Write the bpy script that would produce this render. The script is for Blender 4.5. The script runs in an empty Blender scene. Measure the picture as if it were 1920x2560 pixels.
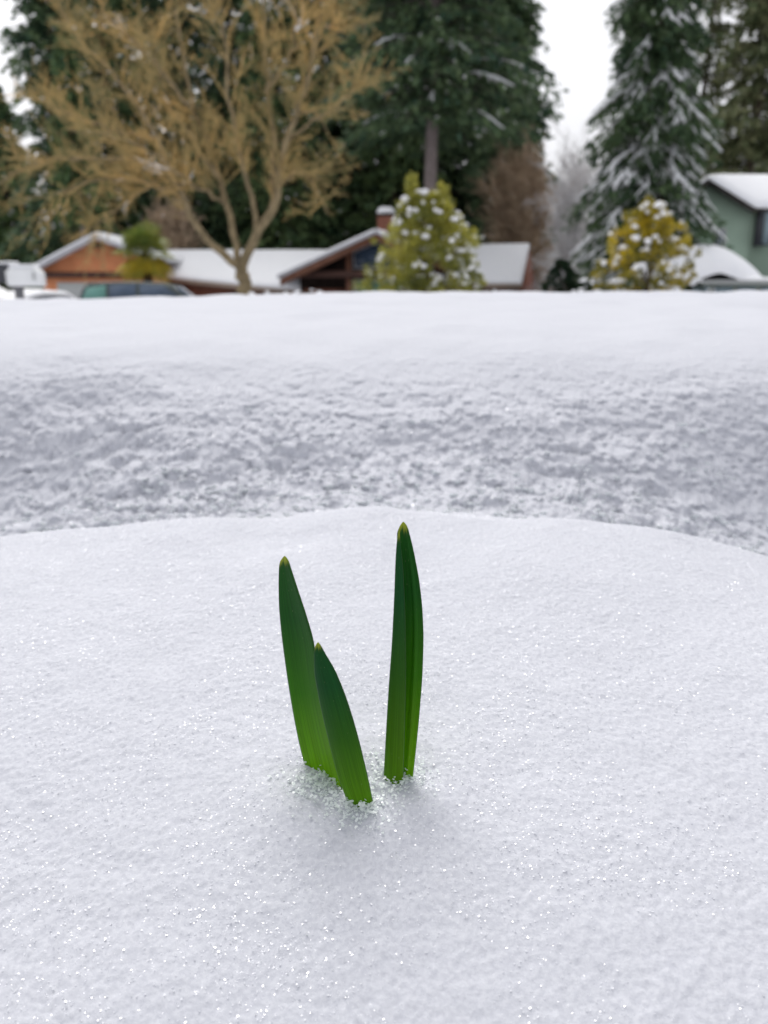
import bpy, math, random
import numpy as np
from mathutils import Vector

# ------------------------------------------------------------------ camera, world, sun, exposure
S = bpy.context.scene
C = S.collection
H = 1.35                      # eye height above the street
PITCH = math.radians(16.0)
LENS, SENS = 4.30, 5.60       # a phone's real main lens, so that the blur is a phone's blur
F = 1280.0 / (SENS / 2 / LENS)
cam_d = bpy.data.cameras.new('camera')
cam = bpy.data.objects.new('camera', cam_d)
C.objects.link(cam)
cam.location = (0, 0, H)
cam.rotation_euler = (math.radians(90) - PITCH, 0, 0)
cam_d.sensor_fit = 'VERTICAL'
cam_d.sensor_height = SENS
cam_d.sensor_width = SENS
cam_d.lens = LENS
cam_d.clip_start = 0.01
cam_d.clip_end = 3000
cam_d.dof.use_dof = True
cam_d.dof.focus_distance = 0.252
cam_d.dof.aperture_fstop = 2.2
S.camera = cam
S.render.resolution_x, S.render.resolution_y = 768, 1024

SUN_EL, SUN_AZ = math.radians(53), math.radians(-14)   # azimuth from +Y (ahead), negative = left
w = bpy.data.worlds.new('World')
S.world = w
w.use_nodes = True
nt = w.node_tree
bg = nt.nodes['Background']
sky = nt.nodes.new('ShaderNodeTexSky')
sky.sky_type = 'NISHITA'
sky.sun_disc = False
sky.sun_elevation = SUN_EL
sky.sun_rotation = SUN_AZ
sky.air_density = 1.0
sky.dust_density = 6.0
sky.ozone_density = 1.0
hs = nt.nodes.new('ShaderNodeHueSaturation')
hs.inputs['Saturation'].default_value = 0.16
nt.links.new(sky.outputs[0], hs.inputs['Color'])
mxw = nt.nodes.new('ShaderNodeMix')
mxw.data_type = 'RGBA'
mxw.inputs['Factor'].default_value = 0.45
nt.links.new(hs.outputs[0], mxw.inputs[6])
mxw.inputs[7].default_value = (7.9, 8.0, 8.6, 1)       # even overcast veil
nt.links.new(mxw.outputs[2], bg.inputs['Color'])
bg.inputs['Strength'].default_value = 0.08

sd = bpy.data.lights.new('sun', 'SUN')
sd.energy = 1.0
sd.angle = math.radians(40)
sd.color = (1.0, 0.97, 0.93)
sun = bpy.data.objects.new('sun', sd)
C.objects.link(sun)
sdir = Vector((math.sin(SUN_AZ) * math.cos(SUN_EL), math.cos(SUN_AZ) * math.cos(SUN_EL), math.sin(SUN_EL)))
sun.rotation_euler = sdir.to_track_quat('Z', 'Y').to_euler()

S.view_settings.view_transform = 'Standard'
S.view_settings.look = 'None'
S.view_settings.gamma = 1
S.view_settings.exposure = 0.86
S.render.engine = 'CYCLES'
S.cycles.use_denoising = True
S.cycles.max_bounces = 8
S.cycles.diffuse_bounces = 5
S.cycles.glossy_bounces = 3
S.cycles.transmission_bounces = 6
S.cycles.transparent_max_bounces = 8
S.cycles.caustics_reflective = False
S.cycles.caustics_refractive = False
S.cycles.sample_clamp_indirect = 6

rng = np.random.default_rng(7)
random.seed(7)

# ------------------------------------------------------------------ helpers
CP, SP = math.cos(PITCH), math.sin(PITCH)
def P(px, py, D):
    """the point D metres ahead (along +Y) that a full-size photo pixel looks at"""
    u = (px - 960) / F; v = (1280 - py) / F
    y = CP + v * SP; z = -SP + v * CP
    k = D / y
    return np.array((u * k, D, H + z * k))
DS = 1920 / 1659.0
def Q(dx, dy, D): return P(dx * DS, dy * DS, D)

def mesh_np(name, V, Fc, mat, parent=None, smooth=False, uv=None):
    V = np.asarray(V, dtype=np.float32).reshape(-1, 3)
    me = bpy.data.meshes.new(name)
    me.vertices.add(len(V)); me.vertices.foreach_set('co', V.ravel())
    if isinstance(Fc, np.ndarray):
        n, k = Fc.shape
        me.loops.add(n * k); me.loops.foreach_set('vertex_index', Fc.astype(np.int32).ravel())
        me.polygons.add(n)
        me.polygons.foreach_set('loop_start', np.arange(0, n * k, k, dtype=np.int32))
        me.polygons.foreach_set('loop_total', np.full(n, k, dtype=np.int32))
        if uv is not None:
            l = me.uv_layers.new(name='UVMap')
            l.data.foreach_set('uv', np.asarray(uv, dtype=np.float32)[Fc.ravel()].ravel())
    else:
        me.from_pydata([], [], []) if False else None
        idx = [i for f in Fc for i in f]
        me.loops.add(len(idx)); me.loops.foreach_set('vertex_index', idx)
        st = np.cumsum([0] + [len(f) for f in Fc[:-1]]).astype(np.int32)
        me.polygons.add(len(Fc))
        me.polygons.foreach_set('loop_start', st)
        me.polygons.foreach_set('loop_total', np.array([len(f) for f in Fc], dtype=np.int32))
    me.update(calc_edges=True); me.validate()
    if smooth: me.polygons.foreach_set('use_smooth', np.ones(len(me.polygons), dtype=bool))
    me.materials.append(mat)
    o = bpy.data.objects.new(name, me); C.objects.link(o)
    if parent is not None: o.parent = parent
    return o

def thing(name, label, cat, loc=(0, 0, 0), group=None):
    o = bpy.data.objects.new(name, None); C.objects.link(o)
    o.empty_display_size = 0.1
    o['origin'] = [float(c) for c in loc]
    o.location = loc
    o['label'] = label; o['category'] = cat
    if group: o['group'] = group
    return o

class MB:
    """collects simple solids in world coordinates; build() makes ONE mesh object"""
    def __init__(s): s.V = []; s.F = []
    def add(s, V, Fs):
        b = len(s.V); s.V += [tuple(map(float, v)) for v in V]; s.F += [[i + b for i in f] for f in Fs]
    def box(s, lo, hi):
        x0, y0, z0 = lo; x1, y1, z1 = hi
        s.add([(x0,y0,z0),(x1,y0,z0),(x1,y1,z0),(x0,y1,z0),(x0,y0,z1),(x1,y0,z1),(x1,y1,z1),(x0,y1,z1)],
              [[0,3,2,1],[4,5,6,7],[0,1,5,4],[1,2,6,5],[2,3,7,6],[3,0,4,7]])
        return s
    def ext(s, pts, vec):
        n = len(pts); pts = [np.array(p, float) for p in pts]; vec = np.array(vec, float)
        s.add(pts + [p + vec for p in pts], [list(range(n - 1, -1, -1)), list(range(n, 2 * n))] + [[i, (i + 1) % n, n + (i + 1) % n, n + i] for i in range(n)])
        return s
    def tube(s, pts, rad, sides=8, cap=True):
        V, Fs = tube_arr(pts, rad, sides)
        s.add(V, [list(f) for f in Fs])
        if cap:
            b = len(s.V) - len(V); n = len(pts)
            s.F.append([b + i for i in range(sides - 1, -1, -1)]); s.F.append([b + (n - 1) * sides + i for i in range(sides)])
        return s
    def build(s, name, mat, parent=None, smooth=False, bevel=0, seg=2):
        off = np.array(parent_origin(parent))
        V = np.array(s.V) - off
        o = mesh_np(name, V, s.F, mat, parent, smooth)
        if bevel:
            m = o.modifiers.new('bevel', 'BEVEL'); m.width = bevel; m.segments = seg; m.limit_method = 'ANGLE'; m.angle_limit = math.radians(30)
        return o

def parent_origin(p):
    t = np.zeros(3)
    while p is not None:
        t += np.array(p.location); p = p.parent
    return t

def tube_arr(pts, rad, sides=8):
    pts = np.array(pts, float); n = len(pts)
    rad = np.broadcast_to(np.array(rad, float), (n,))
    T = np.gradient(pts, axis=0); T /= np.linalg.norm(T, axis=1)[:, None] + 1e-12
    ref = np.array((0.31, 0.2, 0.93)) if abs(T[:, 2]).mean() < .8 else np.array((1.0, .1, 0))
    A = np.cross(T, ref); A /= np.linalg.norm(A, axis=1)[:, None] + 1e-12
    B = np.cross(T, A)
    th = np.linspace(0, 2 * np.pi, sides, endpoint=False)
    V = pts[:, None] + rad[:, None, None] * (A[:, None] * np.cos(th)[None, :, None] + B[:, None] * np.sin(th)[None, :, None])
    i = np.arange(n - 1)[:, None] * sides; j = np.arange(sides)[None]; j2 = (j + 1) % sides
    Fs = np.stack([i + j, i + j2, i + sides + j2, i + sides + j], -1).reshape(-1, 4)
    return V.reshape(-1, 3), Fs

def world_np(name, V, Fc, mat, parent, smooth=False):
    return mesh_np(name, np.asarray(V).reshape(-1, 3) - parent_origin(parent), Fc, mat, parent, smooth)

def twigs_arr(A, B, r0, r1, bend=None, sides=3):
    """many thin tapered twigs from A to B through an optional bend point: V, F"""
    n = len(A)
    M = (A + B) / 2 if bend is None else bend
    pts = np.stack([A, M, B], 1)
    d = B - A; d /= np.linalg.norm(d, axis=1)[:, None] + 1e-9
    ref = rng.normal(size=(n, 3)); a = np.cross(d, ref); a /= np.linalg.norm(a, axis=1)[:, None] + 1e-9
    b = np.cross(d, a)
    rr = np.stack([np.broadcast_to(r0, (n,)), (np.broadcast_to(r0, (n,)) + np.broadcast_to(r1, (n,))) / 2, np.broadcast_to(r1, (n,))], 1)
    th = np.arange(sides) * 2 * np.pi / sides
    off = a[:, None, None] * np.cos(th)[None, None, :, None] + b[:, None, None] * np.sin(th)[None, None, :, None]
    V = pts[:, :, None] + off * rr[:, :, None, None]
    base = (np.arange(n) * 3 * sides)[:, None, None]
    i = (np.arange(2) * sides)[None, :, None]; j = np.arange(sides)[None, None]; j2 = (j + 1) % sides
    Fs = np.stack([base + i + j, base + i + j2, base + i + sides + j2, base + i + sides + j], -1).reshape(-1, 4)
    return V.reshape(-1, 3), Fs

def quads_arr(Cn, L, W, axis=None, jit=1.0, fold=0.25):
    """leaf-like diamonds centred at Cn, long axis near `axis`"""
    n = len(Cn)
    r = rng.normal(size=(n, 3)); r /= np.linalg.norm(r, axis=1)[:, None]
    a = r if axis is None else axis + r * jit
    a = a / (np.linalg.norm(a, axis=1)[:, None] + 1e-9)
    q = rng.normal(size=(n, 3)); b = np.cross(a, q); b /= np.linalg.norm(b, axis=1)[:, None] + 1e-9
    c = np.cross(a, b)
    L = np.broadcast_to(L, (n,))[:, None]; W = np.broadcast_to(W, (n,))[:, None]
    V = np.stack([Cn - a * L / 2, Cn + b * W / 2 + c * W * fold, Cn + a * L / 2, Cn - b * W / 2 + c * W * fold], 1)
    Fs = np.arange(n * 4).reshape(n, 4)
    return V.reshape(-1, 3), Fs

def merge(parts):
    Vs = []; Fs = []; b = 0
    for V, Fc in parts:
        Vs.append(V); Fs.append(Fc + b); b += len(V)
    return np.concatenate(Vs), np.concatenate(Fs)

_ico = None
def blobs_arr(Cn, R, sq=0.6):
    """lumpy little snow pads"""
    global _ico
    if _ico is None:
        import bmesh
        bm = bmesh.new(); bmesh.ops.create_icosphere(bm, subdivisions=2, radius=1)
        _ico = (np.array([v.co[:] for v in bm.verts]), np.array([[v.index for v in f.verts] for f in bm.faces])); bm.free()
    v, f = _ico
    n = len(Cn); R = np.broadcast_to(R, (n,))
    k = 1 + 0.22 * np.sin(v[None] @ rng.normal(size=(n, 3, 1)) * 2.5 + rng.uniform(0, 6, (n, 1, 1)))[:, :, :1]
    sc = np.stack([rng.uniform(.8, 1.25, n), rng.uniform(.8, 1.25, n), np.full(n, sq)], 1)
    V = Cn[:, None] + v[None] * k * sc[:, None] * R[:, None, None]
    Fs = (f[None] + (np.arange(n) * len(v))[:, None, None]).reshape(-1, 3)
    return V.reshape(-1, 3), Fs

def pchip(xs, ys, x):
    xs = np.array(xs, float); ys = np.array(ys, float); x = np.asarray(x, float)
    h = np.diff(xs); dl = np.diff(ys) / h
    m = np.zeros(len(xs)); m[0] = dl[0]; m[-1] = dl[-1]
    for i in range(1, len(xs) - 1):
        if dl[i-1] * dl[i] > 0:
            w1 = 2 * h[i] + h[i-1]; w2 = h[i] + 2 * h[i-1]
            m[i] = (w1 + w2) / (w1 / dl[i-1] + w2 / dl[i])
    k = np.clip(np.searchsorted(xs, x) - 1, 0, len(h) - 1)
    t = np.clip((x - xs[k]) / h[k], 0, 1)
    return ((2*t**3 - 3*t**2 + 1) * ys[k] + (t**3 - 2*t**2 + t) * h[k] * m[k] + (-2*t**3 + 3*t**2) * ys[k+1] + (t**3 - t**2) * h[k] * m[k+1])

def sstep(a, b, x):
    t = np.clip((x - a) / (b - a), 0, 1); return t * t * (3 - 2 * t)

def vnoise(x, y, seed):
    xi = np.floor(x).astype(np.int64); yi = np.floor(y).astype(np.int64)
    fx = x - xi; fy = y - yi
    fx = fx * fx * (3 - 2 * fx); fy = fy * fy * (3 - 2 * fy)
    def hsh(a, b):
        h = (a * 374761393 + b * 668265263 + seed * 1442695041) & 0xffffffff
        h = ((h ^ (h >> 13)) * 1274126177) & 0xffffffff
        h = ((h ^ (h >> 15)) * 2246822519) & 0xffffffff
        return ((h ^ (h >> 16)) & 0xffffff) / float(0xffffff) * 2 - 1
    return (hsh(xi, yi) * (1 - fx) + hsh(xi + 1, yi) * fx) * (1 - fy) + (hsh(xi, yi + 1) * (1 - fx) + hsh(xi + 1, yi + 1) * fx) * fy

def fbm(x, y, seed, octv=3, gain=.5):
    s = 0; a = 1
    for o in range(octv):
        c, q = math.cos(o * 1.1), math.sin(o * 1.1)
        s = s + a * vnoise((x * c - y * q) * 2**o, (x * q + y * c) * 2**o, seed + o * 17); a *= gain
    return s

# ------------------------------------------------------------------ materials
def new_mat(name):
    m = bpy.data.materials.new(name); m.use_nodes = True
    return m, m.node_tree, m.node_tree.nodes['Principled BSDF']

def simple(name, col, rough=0.6, spec=0.4, noise=0.0, scale=8.0, metal=0.0, bump=0.0):
    m, t, b = new_mat(name)
    b.inputs['Roughness'].default_value = rough
    b.inputs['Specular IOR Level'].default_value = spec
    b.inputs['Metallic'].default_value = metal
    if noise > 0 or bump > 0:
        tc = t.nodes.new('ShaderNodeTexCoord'); n = t.nodes.new('ShaderNodeTexNoise')
        n.inputs['Scale'].default_value = scale; n.inputs['Detail'].default_value = 5
        t.links.new(tc.outputs['Object'], n.inputs['Vector'])
        r = t.nodes.new('ShaderNodeValToRGB')
        r.color_ramp.elements[0].position = .3; r.color_ramp.elements[1].position = .7
        r.color_ramp.elements[0].color = [c * (1 - noise) for c in col] + [1]
        r.color_ramp.elements[1].color = [min(1, c * (1 + noise)) for c in col] + [1]
        t.links.new(n.outputs['Fac'], r.inputs['Fac']); t.links.new(r.outputs[0], b.inputs['Base Color'])
        if bump:
            bp = t.nodes.new('ShaderNodeBump'); bp.inputs['Strength'].default_value = bump; bp.inputs['Distance'].default_value = .05
            t.links.new(n.outputs['Fac'], bp.inputs['Height']); t.links.new(bp.outputs[0], b.inputs['Normal'])
    else:
        b.inputs['Base Color'].default_value = (*col, 1)
    return m

def foliage(name, cols, rough=0.6, trans=0.15, spec=.2, patch=.8):
    """per-leaf colour from the island's own random number"""
    m, t, b = new_mat(name)
    g = t.nodes.new('ShaderNodeNewGeometry')
    r = t.nodes.new('ShaderNodeValToRGB')
    el = r.color_ramp.elements
    for i, c in enumerate(cols):
        p = i / (len(cols) - 1)
        e = el[0] if i == 0 else (el[1] if i == len(cols) - 1 else el.new(p))
        e.position = p; e.color = (*c, 1)
    tc = t.nodes.new('ShaderNodeTexCoord'); nz = t.nodes.new('ShaderNodeTexNoise')
    nz.inputs['Scale'].default_value = patch; nz.inputs['Detail'].default_value = 2
    t.links.new(tc.outputs['Object'], nz.inputs['Vector'])
    m1 = t.nodes.new('ShaderNodeMath'); m1.operation = 'MULTIPLY_ADD'; m1.inputs[1].default_value = 1.9; m1.inputs[2].default_value = -.72
    t.links.new(nz.outputs['Fac'], m1.inputs[0])
    m2 = t.nodes.new('ShaderNodeMath'); m2.operation = 'MULTIPLY_ADD'; m2.inputs[1].default_value = .5; m2.use_clamp = True
    t.links.new(g.outputs['Random Per Island'], m2.inputs[0]); t.links.new(m1.outputs[0], m2.inputs[2])
    t.links.new(m2.outputs[0], r.inputs['Fac'])
    t.links.new(r.outputs[0], b.inputs['Base Color'])
    b.inputs['Roughness'].default_value = rough
    b.inputs['Specular IOR Level'].default_value = spec
    if trans:
        tr = t.nodes.new('ShaderNodeBsdfTranslucent'); t.links.new(r.outputs[0], tr.inputs['Color'])
        mx = t.nodes.new('ShaderNodeMixShader'); mx.inputs[0].default_value = trans
        t.links.new(b.outputs[0], mx.inputs[1]); t.links.new(tr.outputs[0], mx.inputs[2])
        t.links.new(mx.outputs[0], t.nodes['Material Output'].inputs['Surface'])
    return m

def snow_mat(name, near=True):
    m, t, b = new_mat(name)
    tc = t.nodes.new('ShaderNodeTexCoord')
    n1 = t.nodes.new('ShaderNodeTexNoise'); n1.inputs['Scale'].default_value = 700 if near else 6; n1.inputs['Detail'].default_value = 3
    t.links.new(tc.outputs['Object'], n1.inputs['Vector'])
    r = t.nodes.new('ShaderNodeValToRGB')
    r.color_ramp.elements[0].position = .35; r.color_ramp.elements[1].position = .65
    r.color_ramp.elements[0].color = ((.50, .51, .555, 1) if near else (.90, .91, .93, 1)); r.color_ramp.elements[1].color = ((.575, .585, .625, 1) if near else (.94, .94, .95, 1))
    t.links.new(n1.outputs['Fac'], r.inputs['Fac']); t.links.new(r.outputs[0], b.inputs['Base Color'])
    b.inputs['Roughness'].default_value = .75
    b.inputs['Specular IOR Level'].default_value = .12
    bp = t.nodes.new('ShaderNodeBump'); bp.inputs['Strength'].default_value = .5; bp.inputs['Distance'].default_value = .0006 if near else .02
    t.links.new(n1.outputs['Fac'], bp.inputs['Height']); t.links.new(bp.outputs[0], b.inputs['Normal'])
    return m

M = {}
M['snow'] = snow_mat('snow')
M['snow_far'] = snow_mat('snow_on_things', False)
M['bark'] = simple('grey_brown_bark', (.10, .078, .06), .9, .1, .35, 9, bump=.5)
M['bark_pink'] = simple('weathered_conifer_bark', (.27, .225, .215), .9, .1, .3, 6, bump=.5)
M['mossy'] = simple('mossy_bark', (.26, .205, .12), .9, .1, .35, 5, bump=.5)
M['twig_orange'] = foliage('lichen_covered_twigs', [(.24, .225, .11), (.38, .32, .15), (.56, .42, .17), (.76, .52, .21)], .9, 0)
M['twig_brown'] = foliage('brown_twigs', [(.30, .22, .16), (.55, .41, .29), (.66, .50, .34)], .9, 0)
M['twig_pale'] = foliage('snow_dusted_pale_twigs', [(.50, .46, .44), (.75, .71, .70), (.9, .89, .90)], .9, 0)
M['fir'] = foliage('dark_fir_needles', [(.032, .078, .052), (.070, .155, .088), (.11, .21, .11), (.18, .25, .11)], .6, .1)
M['fir_deep'] = foliage('deep_green_needles', [(.044, .10, .05), (.095, .19, .078), (.19, .26, .095)], .6, .1)
M['fir_blue'] = foliage('spruce_needles', [(.032, .070, .040), (.062, .125, .060), (.13, .19, .08)], .6, .1)
M['cedar'] = foliage('olive_cedar_sprays', [(.09, .13, .055), (.17, .22, .09), (.22, .27, .11), (.27, .27, .14)], .6, .1)
M['yel_leaf'] = foliage('yellow_green_leaves', [(.12, .16, .04), (.34, .38, .08), (.50, .54, .14), (.74, .78, .46), (.72, .66, .12)], .35, .25, .5)
M['gold_leaf'] = foliage('golden_leaves', [(.05, .09, .03), (.10, .17, .05), (.24, .28, .05), (.66, .50, .03), (.82, .58, .02), (.88, .66, .04)], .35, .25, .5)
M['bush_leaf'] = foliage('dark_bush_leaves', [(.012, .035, .018), (.03, .06, .03), (.05, .07, .03)], .5, .2)
M['palm_green'] = foliage('palm_fronds_green', [(.08, .15, .03), (.20, .27, .05), (.36, .36, .07)], .5, .2)
M['palm_old'] = foliage('palm_fronds_yellow', [(.20, .22, .03), (.48, .42, .04), (.72, .50, .04)], .5, .2)
M['palm_trunk'] = simple('fibrous_palm_trunk', (.055, .032, .02), .95, .1, .4, 14, bump=.8)
M['orange_wall'] = simple('orange_wood_siding', (.68, .27, .125), .7, .2, .1, 2.0)
M['brick'] = simple('red_brown_brick', (.24, .10, .068), .85, .2, .25, 6)
M['brown'] = simple('dark_brown_timber', (.085, .045, .035), .7, .2, .2, 3)
M['rake'] = simple('red_brown_rake_board', (.17, .075, .045), .6, .3, .2, 3)
M['fascia'] = simple('pale_grey_fascia', (.55, .55, .57), .6, .3, .1, 3)
M['tan'] = simple('tan_gutter', (.36, .28, .22), .5, .4, .1, 3)
M['roofing'] = simple('dark_shingles', (.06, .055, .05), .9, .1, .3, 8)
M['white_paint'] = simple('white_paint', (.86, .87, .86), .4, .4, .04, 4)
M['door_paint'] = simple('pale_garage_door_paint', (.55, .57, .55), .5, .3, .06, 4)
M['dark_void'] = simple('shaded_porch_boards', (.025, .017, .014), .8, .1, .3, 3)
M['green_wall'] = simple('sage_green_siding', (.32, .42, .33), .7, .2, .06, 1.5)
M['grey_trim'] = simple('grey_trim', (.40, .41, .40), .6, .3, .06, 3)
M['glass'] = simple('window_glass', (.06, .095, .15), .06, .6, .2, 1.2)
M['teal_glass'] = simple('teal_window_glass', (.14, .34, .29), .08, .6, .2, 1.2)
M['curtain'] = simple('pale_blue_glass', (.22, .29, .32), .2, .5, .15, 1.2)
M['suv'] = simple('dark_grey_green_car_paint', (.045, .062, .060), .22, .6)
M['silver'] = simple('silver_car_paint', (.40, .41, .42), .3, .6)
M['tyre'] = simple('tyre_rubber', (.02, .02, .02), .8, .2)
M['rim'] = simple('wheel_rim', (.4, .4, .42), .3, .5, metal=.7)
M['lamp'] = simple('headlight_lens', (.6, .62, .64), .1, .6)
M['postwood'] = simple('grey_post', (.20, .20, .21), .7, .2, .15, 9)
M['box_dark'] = simple('dark_box_metal', (.05, .052, .06), .4, .4)

def split_group(root, kids): pass
def kind(o, k): o['kind'] = k; return o

# ------------------------------------------------------------------ the snow ground
LEAF_BASES = [P(800, 1965, .2205)[:2], P(892, 1990, .2100)[:2], P(998, 1945, .2225)[:2]]

def ground_z(x, y):
    yy = y + 0.012 * vnoise(x * 3.1, y * 0 + 2, 5) + .010 * vnoise(x * 7.3, y * 2.1, 6)
    # centre-line profile, relative to the eye
    ys = [-60, -3, -.6, 0, .10, .16, .22, .32, .40, .44, .475, .52, .56, .60, .64, .68, .73, .785, .86, .93, 1.1, 1.5, 1.85, 2.2, 3, 6, 12, 20, 30, 42, 60, 120, 600]
    zs = [-.6, -.27, -.240, -.211, -.184, -.1680, -.1550, -.1405, -.1315, -.1290, -.1380, -.1500, -.1565, -.1565, -.1510, -.1400, -.1200, -.0955, -.0690, -.0570, -.043, -.023, -.012, -.022, -.10, -.55, -1.15, -1.33, -1.42, -1.85, -1.9, -1.9, -1.9]
    z = pchip(ys, zs, yy)
    near = sstep(.25, .42, yy) * (1 - sstep(.50, .62, yy))
    z = z - near * (np.where(x < 0, .0125 * (np.minimum(abs(x), .5) / .215)**2.2, .021 * (np.minimum(abs(x), .5) / .225)**3.2))
    z = z - .030 * near * sstep(.18, .4, abs(x)) * 0
    z = z + .0030 * fbm(x * 17, yy * 17, 71, 2) * sstep(.30, .42, yy) * (1 - sstep(.5, .6, yy))
    # the hollow is deeper at both sides
    hol = sstep(.45, .56, yy) * (1 - sstep(.64, .80, yy))
    z = z - hol * (.062 * sstep(.10, .42, abs(x + .02)))
    # the far crest sinks to the left
    cr = sstep(1.0, 1.8, yy) * (1 - sstep(4, 8, yy))
    z = z - cr * (.019 * sstep(.15, -.95, x))
    fade = 1 - sstep(1.6, 6, yy)
    sl = sstep(.455, .55, yy) * (1 - sstep(.66, .93, yy))**1.3     # rough broken bank
    sl = sl * (0.85 + 0.45 * vnoise(x * 6, yy * 9, 41))
    top = sstep(.44, .5, yy)
    # soft undulation
    z = z + fade * (.0030 * fbm(x * 11, yy * 11, 11, 2) * (.35 + top)) + (1 - fade) * .03 * fbm(x * .4, y * .4, 13, 2) * sstep(3, 8, yy)
    # lumps on the bank: elongated across the slope
    wx = x + .010 * vnoise(x * 30, yy * 45, 61); wy = yy + .006 * vnoise(x * 30, yy * 45, 62)
    b1 = np.abs(vnoise(wx * 38, wy * 78, 21)); b2 = np.abs(vnoise(wx * 84 + wy * 20, wy * 150, 22)); b3 = np.abs(vnoise(wx * 190, wy * 300, 23))
    z = z + sl * (.0072 * b1 + .0048 * b2 + .0027 * b3 + .0010 * vnoise(x * 420, yy * 520, 29) + .008 * vnoise(x * 14, yy * 30, 24) - .009)
    # grain
    g = (1 - sstep(.9, 1.3, yy)) * sstep(-.05, .05, yy)
    z = z + g * (.0004 * fbm(x * 55, yy * 70, 30, 2) + .00012 * fbm(x * 160, yy * 160, 31, 2) + .00022 * vnoise(x * 620, yy * 620, 33) + .0003 * vnoise(x * 1100, yy * 1100, 34))
    # melt hollows round the shoots
    for bx, by in LEAF_BASES:
        d = np.sqrt(((x - bx) / 1.15)**2 + (y - by)**2)
        z = z - .0016 * np.exp(-(d / .0085)**2) + .0010 * np.exp(-((d - .016) / .008)**2)
    return z + H

def axis_pts(segs):
    out = [segs[0][0]]
    for a, b, s0, s1 in segs:
        x = a; s = s0
        while x < b - 1e-9:
            f = (x - a) / (b - a); s = s0 * (s1 / s0)**f
            x = min(b, x + s); out.append(x)
    return np.array(out)
hx = axis_pts([(0, .24, .0009, .0009), (.24, .62, .0009, .0022), (.62, 3, .003, .06), (3, 400, .06, 30)])
xs = np.concatenate([-hx[:0:-1], hx])
ya = axis_pts([(.06, .46, .0009, .0009), (.46, .92, .0011, .0016), (.92, 2.4, .0025, .012), (2.4, 20, .015, .8), (20, 700, .8, 40)])
yb = axis_pts([(0, 1, .004, .05), (1, 60, .05, 8)])
ys_ = np.concatenate([(.06 - yb)[:0:-1], ya])
X, Y = np.meshgrid(xs, ys_)
Z = ground_z(X, Y)
# the steep face of the bank is lumpy sideways too
bk = sstep(.53, .60, Y) * (1 - sstep(.70, .90, Y))
zz_ = Z - H
Y = Y - bk * (.0046 * np.abs(vnoise(X * 55, zz_ * 95 + Y * 20, 201)) + .0032 * np.abs(vnoise(X * 125 + 9, zz_ * 210, 202)) + .0017 * vnoise(X * 290, zz_ * 420, 203) - .004)
ny, nx = X.shape
ii = (np.arange(ny - 1)[:, None] * nx + np.arange(nx - 1)[None])
Fg = np.stack([ii, ii + 1, ii + nx + 1, ii + nx], -1).reshape(-1, 4)
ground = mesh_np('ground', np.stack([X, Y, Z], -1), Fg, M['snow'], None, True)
kind(ground, 'structure')
ground['label'] = 'snow cover over the whole ground, smooth near the shoots and rough on the bank'
print('ground verts', nx * ny)

# ------------------------------------------------------------------ loose snow crystals
m, t, b = new_mat('snow_crystal')
b.inputs['Base Color'].default_value = (.90, .91, .94, 1)
b.inputs['Roughness'].default_value = .16
b.inputs['Specular IOR Level'].default_value = 1.0
b.inputs['IOR'].default_value = 1.5
tr = t.nodes.new('ShaderNodeBsdfTranslucent'); tr.inputs['Color'].default_value = (.92, .93, .96, 1)
mx = t.nodes.new('ShaderNodeMixShader'); mx.inputs[0].default_value = .5
t.links.new(b.outputs[0], mx.inputs[1]); t.links.new(tr.outputs[0], mx.inputs[2]); gl = t.nodes.new('ShaderNodeBsdfGlossy'); gl.inputs['Roughness'].default_value = .12; gl.inputs['Color'].default_value = (.97, .97, 1, 1)
m3 = t.nodes.new('ShaderNodeMixShader'); m3.inputs[0].default_value = .20
t.links.new(mx.outputs[0], m3.inputs[1]); t.links.new(gl.outputs[0], m3.inputs[2]); t.links.new(m3.outputs[0], t.nodes['Material Output'].inputs['Surface'])
M['crystal'] = m
m, t, b = new_mat('melting_ice')
b.inputs['Base Color'].default_value = (.88, .92, .90, 1)
b.inputs['Roughness'].default_value = .10
tr = t.nodes.new('ShaderNodeBsdfTranslucent'); tr.inputs['Color'].default_value = (.88, .92, .90, 1)
mx = t.nodes.new('ShaderNodeMixShader'); mx.inputs[0].default_value = .5
t.links.new(b.outputs[0], mx.inputs[1]); t.links.new(tr.outputs[0], mx.inputs[2]); t.links.new(mx.outputs[0], t.nodes['Material Output'].inputs['Surface'])
M['ice'] = m

def crystals(Cn, size):
    """irregular flat six-cornered plates and chips"""
    n = len(Cn)
    nn = rng.normal(size=(n, 3)) * np.where(rng.uniform(0, 1, n) < .35, .20, .36)[:, None] + np.array((0, 0, 1.0))
    nn /= np.linalg.norm(nn, axis=1)[:, None]
    q = rng.normal(size=(n, 3)); a = np.cross(nn, q); a /= np.linalg.norm(a, axis=1)[:, None]
    bb = np.cross(nn, a)
    s = np.broadcast_to(size, (n,))[:, None]
    e = rng.uniform(.45, 1, (n, 6))
    th = np.arange(6) * np.pi / 3
    V = Cn[:, None] + s[:, :, None] * e[:, :, None] * (a[:, None] * np.cos(th)[None, :, None] + .8 * bb[:, None] * np.sin(th)[None, :, None])
    Fs = np.arange(n * 6).reshape(n, 6)
    return V.reshape(-1, 3), Fs

N = 220000
cy = .10 + .40 * rng.uniform(0, 1, N)**.9
cx = rng.uniform(-1, 1, N) * (.10 + .52 * cy)
dens = (vnoise(cx * 90, cy * 90, 77) + .8 * vnoise(cx * 22, cy * 30, 78)) * .5 + .4
keep = rng.uniform(0, 1, N) < .08 + .8 * dens
cx, cy = cx[keep], cy[keep]
sz = .00017 + .00030 * rng.uniform(0, 1, len(cx))**3
V, Fc = crystals(np.stack([cx, cy, ground_z(cx, cy) + sz * .35], 1), sz)
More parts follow.
